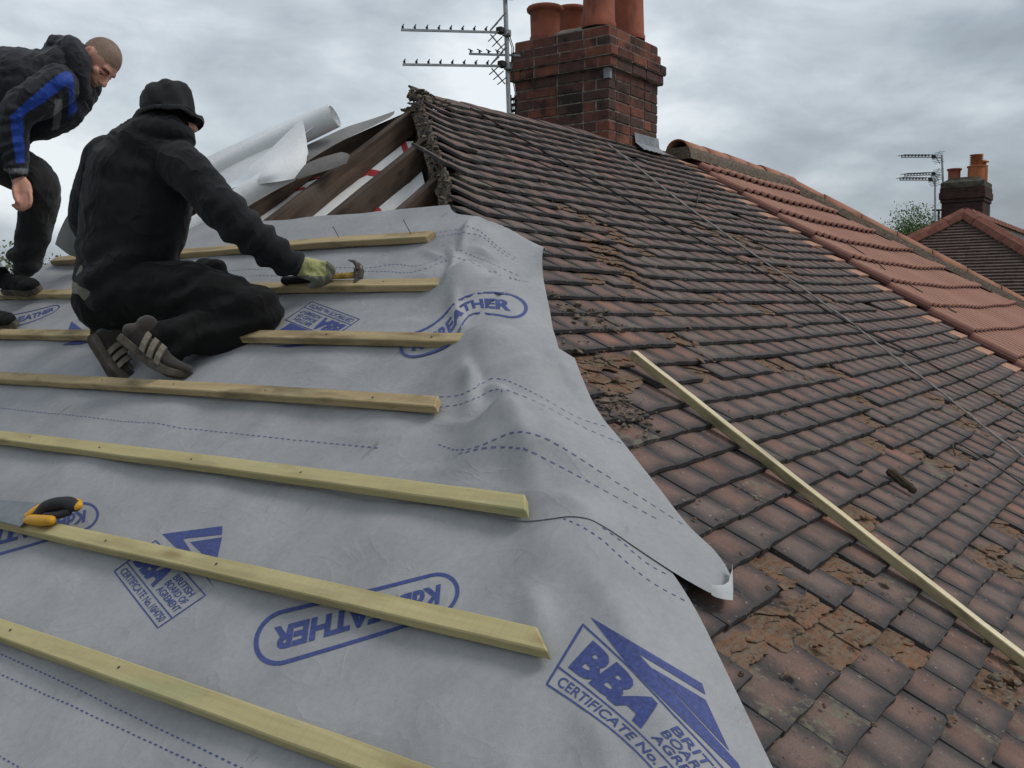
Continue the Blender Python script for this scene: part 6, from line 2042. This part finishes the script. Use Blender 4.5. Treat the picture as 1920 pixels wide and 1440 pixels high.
# handle: closed loop, yellow frame and black rubber back
Q = [(50, 970), (58, 961), (75, 956), (96, 950), (120, 945), (140, 944), (152, 950), (153, 958), (140, 966), (122, 971), (106, 977), (98, 985), (80, 988), (58, 984)]
HP = [kb(x, y) + sn * .004 for x, y in Q]
ks = lambda x, y, h: kb(x, y) + sn * h
mb = MB(); chain(mb, [(ks(74, 966, .006), .013, .016, sn), (ks(92, 957, .012), .019, .020, sn), (ks(112, 953, .014), .021, .020, sn), (ks(132, 951, .014), .020, .020, sn), (ks(146, 954, .012), .017, .019, sn)], n=14); mb.build('grip', M['softblack'], saw, smooth=True)
mb = MB(); chain(mb, [(ks(86, 970, .004), .010, .014, sn), (ks(108, 968, .004), .010, .013, sn), (ks(130, 962, .004), .010, .012, sn)], n=12); mb.build('grip', M['softblack'], saw, smooth=True)
mb = MB(); chain(mb, [(ks(50, 976, .004), .006, .012, sn), (ks(62, 977, .006), .013, .016, sn), (ks(80, 979, .006), .015, .017, sn), (ks(98, 979, .006), .013, .015, sn)], n=14)
chain(mb, [(ks(52, 971, .008), .006, .012, sn), (ks(68, 963, .012), .008, .013, sn), (ks(88, 955, .018), .007, .012, sn)], n=12); mb.build('handle', M['yellow'], saw, smooth=True)
mb = MB(); chain(mb, [(ks(148, 951, .014), .012, .017, sn), (ks(151, 955, .012), .010, .014, sn)], n=12); mb.build('handle_end', M['yellow'], saw, smooth=True)

# the rolled-up white membrane lying along the back hip, with its folded flap
def bh(t, up=0.0, side=0.0): return Vector((AX - t, AY + t, AZ - TP * t + up)) + Vector((-.7071, -.7071, 0)) * side
def roll(pts, r, turns, name, parent=None):
    """spiral sheet wound round a curved axis"""
    n = 60; vs, fs = [], []
    P = [Vector(p) for p in pts]
    for i, p in enumerate(P):
        t = (P[min(i + 1, len(P) - 1)] - P[max(i - 1, 0)]).normalized()
        a = t.cross(Vector((0, 0, 1))).normalized(); c = a.cross(t)
        for k in range(n + 1):
            th = 2 * pi * turns * k / n; rr = r * (1 - .62 * k / n) * (1 + .05 * sin(i * 1.3 + th))
            vs.append(p + (a * cos(th + 2.2) + c * sin(th + 2.2)) * rr + t * (.006 * k / n * (1 if i == 0 else -1) if i in (0, len(P) - 1) else 0))
    m = n + 1
    for i in range(len(P) - 1):
        for k in range(n): fs.append((i * m + k, i * m + k + 1, (i + 1) * m + k + 1, (i + 1) * m + k))
    mb = MB(); mb.add(vs, fs); return mb
top_ax = [P3(628, 216, 5.02), P3(570, 246, 5.06), P3(510, 274, 5.10), P3(450, 302, 5.14), P3(385, 335, 5.20), P3(320, 366, 5.26)]
wr = roll(top_ax, .068, 3.0, 'white_roll').build('membrane_roll', M['white_sheet'], None, smooth=True)
tag(wr, 'half-unrolled roll of white membrane lying along the stripped back hip', 'membrane roll')
def sheet_px(name, rows, parent, mat, sub=5):
    """rows of (px, py, depth) control points, smoothed into a draped sheet"""
    G = [[P3(*q) for q in r] for r in rows]
    def interp(L, n):
        out = []
        for i in range(len(L) - 1):
            p0, p1, p2, p3 = L[max(i - 1, 0)], L[i], L[i + 1], L[min(i + 2, len(L) - 1)]
            for j in range(n):
                f = j / n
                out.append(.5 * (2 * p1 + (p2 - p0) * f + (2 * p0 - 5 * p1 + 4 * p2 - p3) * f * f + (3 * p1 - p0 - 3 * p2 + p3) * f ** 3))
        out.append(L[-1]); return out
    R = [interp(r, sub) for r in G]
    Cc = [interp([R[j][i] for j in range(len(R))], sub) for i in range(len(R[0]))]
    vs, fs = [], []
    H_ = len(Cc[0])
    for c in Cc: vs += c
    for i in range(len(Cc) - 1):
        for j in range(H_ - 1): a = i * H_ + j; fs.append((a, a + 1, a + H_ + 1, a + H_))
    mb = MB(); mb.add(vs, fs); return mb.build(name, mat, parent, smooth=True)
# unrolled flat of the sheet behind and above, running down to the left behind the kneeling man
sheet_px('unrolled_sheet', [[(604, 200, 5.10), (520, 234, 5.15), (440, 270, 5.20), (380, 298, 5.26), (310, 330, 5.34)],
                            [(606, 212, 5.06), (525, 250, 5.08), (445, 290, 5.12), (385, 320, 5.18), (312, 355, 5.26)],
                            [(590, 236, 4.98), (528, 285, 4.98), (455, 330, 5.0), (400, 362, 5.04), (320, 400, 5.1)]], wr, M['white_sheet'])
lo_ax = [P3(545, 318, 4.86), P3(505, 340, 4.85), P3(460, 366, 4.84), P3(415, 396, 4.83), P3(372, 424, 4.83), P3(330, 455, 4.84), P3(290, 480, 4.86)]
roll(lo_ax, .062, 2.0, 'roll').build('lower_coil', M['white_sheet'], wr, smooth=True)
sheet_px('folded_flap', [[(566, 222, 4.94), (572, 245, 4.90), (576, 280, 4.86), (572, 312, 4.83), (556, 334, 4.80)],
                         [(535, 252, 4.93), (540, 275, 4.87), (545, 300, 4.81), (540, 322, 4.78), (525, 340, 4.76)],
                         [(500, 286, 4.92), (500, 300, 4.86), (500, 316, 4.80), (498, 330, 4.77), (490, 345, 4.78)],
                         [(468, 312, 4.92), (466, 322, 4.88), (464, 334, 4.85), (462, 344, 4.83), (458, 356, 4.83)]], wr, M['white_sheet'])
M['strip_felt'] = membrane_material('dusty_felt', (0.17, 0.162, 0.155), (0.25, 0.24, 0.23), 0.5)
# grey strip of membrane draped along the top of the back hip rafter
gs = sheet_px('membrane_strip', [[(740, 208, 5.36), (700, 222, 5.32), (650, 238, 5.24), (610, 256, 5.14), (575, 272, 5.06)],
                                 [(738, 214, 5.32), (700, 229, 5.26), (655, 248, 5.15), (615, 268, 5.05), (578, 287, 4.97)],
                                 [(730, 221, 5.28), (692, 240, 5.19), (645, 262, 5.08), (606, 284, 4.98), (574, 304, 4.90)]], None, M['strip_felt'])
tag(gs, 'grey underlay strip lying over the back hip rafter beside the white roll', 'membrane strip')
M['old_felt'] = membrane_material('old_felt', (0.125, 0.115, 0.108), (0.19, 0.175, 0.165), 0.5)
gp = sheet_px('underlay_flap', [[(640, 285, 4.86), (600, 296, 4.84), (570, 310, 4.83), (552, 330, 4.82)],
                                [(655, 290, 4.80), (615, 306, 4.78), (578, 320, 4.77), (556, 334, 4.77)],
                                [(650, 306, 4.78), (618, 318, 4.76), (584, 328, 4.75), (560, 336, 4.76)]], None, M['old_felt'])
tag(gp, 'small grey scrap of old underlay caught between the bare rafters', 'membrane strip')
gc = sheet_px('membrane_offcut', [[(175, 383, 4.70), (150, 386, 4.78), (128, 402, 4.86), (112, 432, 4.92), (103, 458, 4.95)],
                                  [(205, 392, 4.66), (172, 410, 4.70), (150, 430, 4.76), (128, 455, 4.82), (116, 468, 4.88)],
                                  [(215, 430, 4.64), (190, 445, 4.66), (165, 465, 4.70), (148, 478, 4.76), (130, 478, 4.82)],
                                  [(215, 478, 4.66), (200, 482, 4.68), (180, 486, 4.72), (165, 488, 4.76), (145, 482, 4.8)]], None, M['grey_back'])
tag(gc, 'grey membrane end curling up in the air behind the kneeling man', 'membrane strip')

# ================================================================== ground, road and distant trees
gm = NT('garden_ground', 0.95, 0.1)
gn = gm.noise(.35, 6, 0.6, gm.pos()); gm.col(gm.mix(gm.ramp(gn, [(0.35, 0.0), (0.65, 1.0)]), (0.05, 0.075, 0.028), (0.085, 0.095, 0.045)))
M['grass'] = gm.m
rm = NT('asphalt', 0.9, 0.2); rm.col(rm.mix(rm.noise(30, 4, 0.6, rm.pos()), (0.04, 0.04, 0.042), (0.065, 0.064, 0.063))); M['asphalt'] = rm.m
b = MB(); n = 12; S_ = 1500.0
vs = [(-S_ + 2 * S_ * i / n, -S_ + 2 * S_ * j / n, 0) for j in range(n + 1) for i in range(n + 1)]
b.add(vs, [(j * (n + 1) + i, j * (n + 1) + i + 1, (j + 1) * (n + 1) + i + 1, (j + 1) * (n + 1) + i) for j in range(n) for i in range(n)])
g_ = b.build('ground', M['grass'], None, origin=(0, 0, 0)); tag(g_, kind='structure')
b = MB(); b.add([(-120, -13, .004), (200, -13, .004), (200, -7, .004), (-120, -7, .004)], [(0, 1, 2, 3)]); r__ = b.build('road', M['asphalt'], None, origin=(0, -10, .004)); tag(r__, kind='structure')
pv = plain('paving', (0.22, 0.21, 0.20), 0.9, 0.2, var=.15, scale=3)
for y0, y1 in ((-6.996, -5.0), (-15.0, -13.004)):
    b = MB(); b.box((40, (y0 + y1) / 2, .06), (320, y1 - y0, .12)); p__ = b.build('pavement', pv, None); tag(p__, kind='structure')

def leaf_mat(name, a, c):
    t = NT(name, 0.7, 0.25); n_ = t.noise(.8, 3, 0.6, t.pos()); r = t.attr('rnd')
    t.col(t.mix(t.math('MULTIPLY', t.math('ADD', n_, r), .5), a, c))
    return t.m
M['bark'] = plain('bark', (0.07, 0.055, 0.042), 0.95, 0.1, var=.4, scale=8)
def tree(base, h, rad, label, nleaf, lm, seed, upright=0.0, leaf=.16):
    rg = random.Random(seed); base = Vector(base)
    root = thing('tree', base, label, 'tree')
    m = MB(); th = h * .4
    m.tube([base, base + Vector((.05, 0, th * .5)), base + Vector((0, .08, th)), base + Vector((.1, 0, h * .82))], [h * .03, h * .024, h * .018, h * .004], 10)
    tips = []
    for k in range(26):
        a = rg.random() * 2 * pi; z0 = h * rg.uniform(.22, .70); L = rad * rg.uniform(.6, 1.0)
        el = rg.uniform(.25, .8) + upright
        p0 = base + Vector((0, 0, z0)); d = Vector((cos(a) * cos(el), sin(a) * cos(el), sin(el)))
        p1 = p0 + d * L * .5; p2 = p0 + d * L + Vector((0, 0, .12 * L))
        m.tube([p0, p1, p2], [h * .010, h * .006, h * .002], 6)
        tips += [p1, p2, (p1 + p2) / 2]
    tips += [base + Vector((0, 0, h * q)) for q in (.75, .85, .92)]
    m.build('trunk', M['bark'], root)
    V, F, R_ = [], [], []
    cl = []
    for p in tips:
        for _ in range(3): cl.append(p + Vector((clamp(rg.gauss(0, 1), -1.5, 1.5) * rad * .13, clamp(rg.gauss(0, 1), -1.5, 1.5) * rad * .13, clamp(rg.gauss(0, 1), -1.5, 1.5) * rad * .13 + upright * rad * .10)))
    for i in range(nleaf):
        c = rg.choice(cl); sp = rad * .12
        g3 = [clamp(rg.gauss(0, 1), -1.5, 1.5) for _ in range(3)]
        p = c + Vector((g3[0] * sp, g3[1] * sp, g3[2] * sp * (1 + upright * 1.2)))
        u = Vector((rg.uniform(-1, 1), rg.uniform(-1, 1), rg.uniform(-.6, 1))).normalized(); w = u.orthogonal().normalized()
        w = (Matrix.Rotation(rg.random() * 6.28, 3, u) @ w)
        s = leaf * rg.uniform(.6, 1.3); o = len(V)
        V += [p, p + u * s * .5 + w * s * .3, p + u * s, p + u * s * .5 - w * s * .3]; F.append((o, o + 1, o + 2, o + 3)); R_ += [rg.random()] * 4
    me = mesh_data('crown', [v - base for v in V], F, lm)
    at_ = me.attributes.new('rnd', 'FLOAT', 'POINT'); at_.data.foreach_set('value', R_)
    obj('crown', me, root, origin=base)
LF1 = leaf_mat('spring_leaf', (0.06, 0.115, 0.03), (0.14, 0.20, 0.06)); LF2 = leaf_mat('yellow_green_leaf', (0.07, 0.085, 0.03), (0.13, 0.13, 0.05))
def ground_at(px, d): v = P3(px, 585, d); return (v.x, v.y, 0.0)
def tree_top(px, py, d, rad, label, n, lm, seed, upright=0.0, leaf=.16):
    z = P3(px, py, d).z; tree(ground_at(px, d), z * .97, rad, label, n, lm, seed, upright, leaf)
tree_top(1712, 418, 52, 3.2, 'pale green upright tree behind the red-tiled hip', 42000, LF1, 5, .8, .11)
tree_top(1668, 446, 56, 2.6, 'lower green treetop left of the upright tree beyond the ridge', 26000, LF1, 9, .6, .11)
tree_top(-20, 432, 24, 3.0, 'green tree at left edge behind the bending man\'s legs', 42000, LF2, 6, .2, .09)
tree_top(84, 466, 34, 2.2, 'small thin-leaved tree between the two men\'s legs', 22000, LF2, 7, .2, .09)
tree_top(-120, 400, 30, 4.0, 'broad green tree beyond the left end of the roof', 24000, LF1, 8, .1, .13)
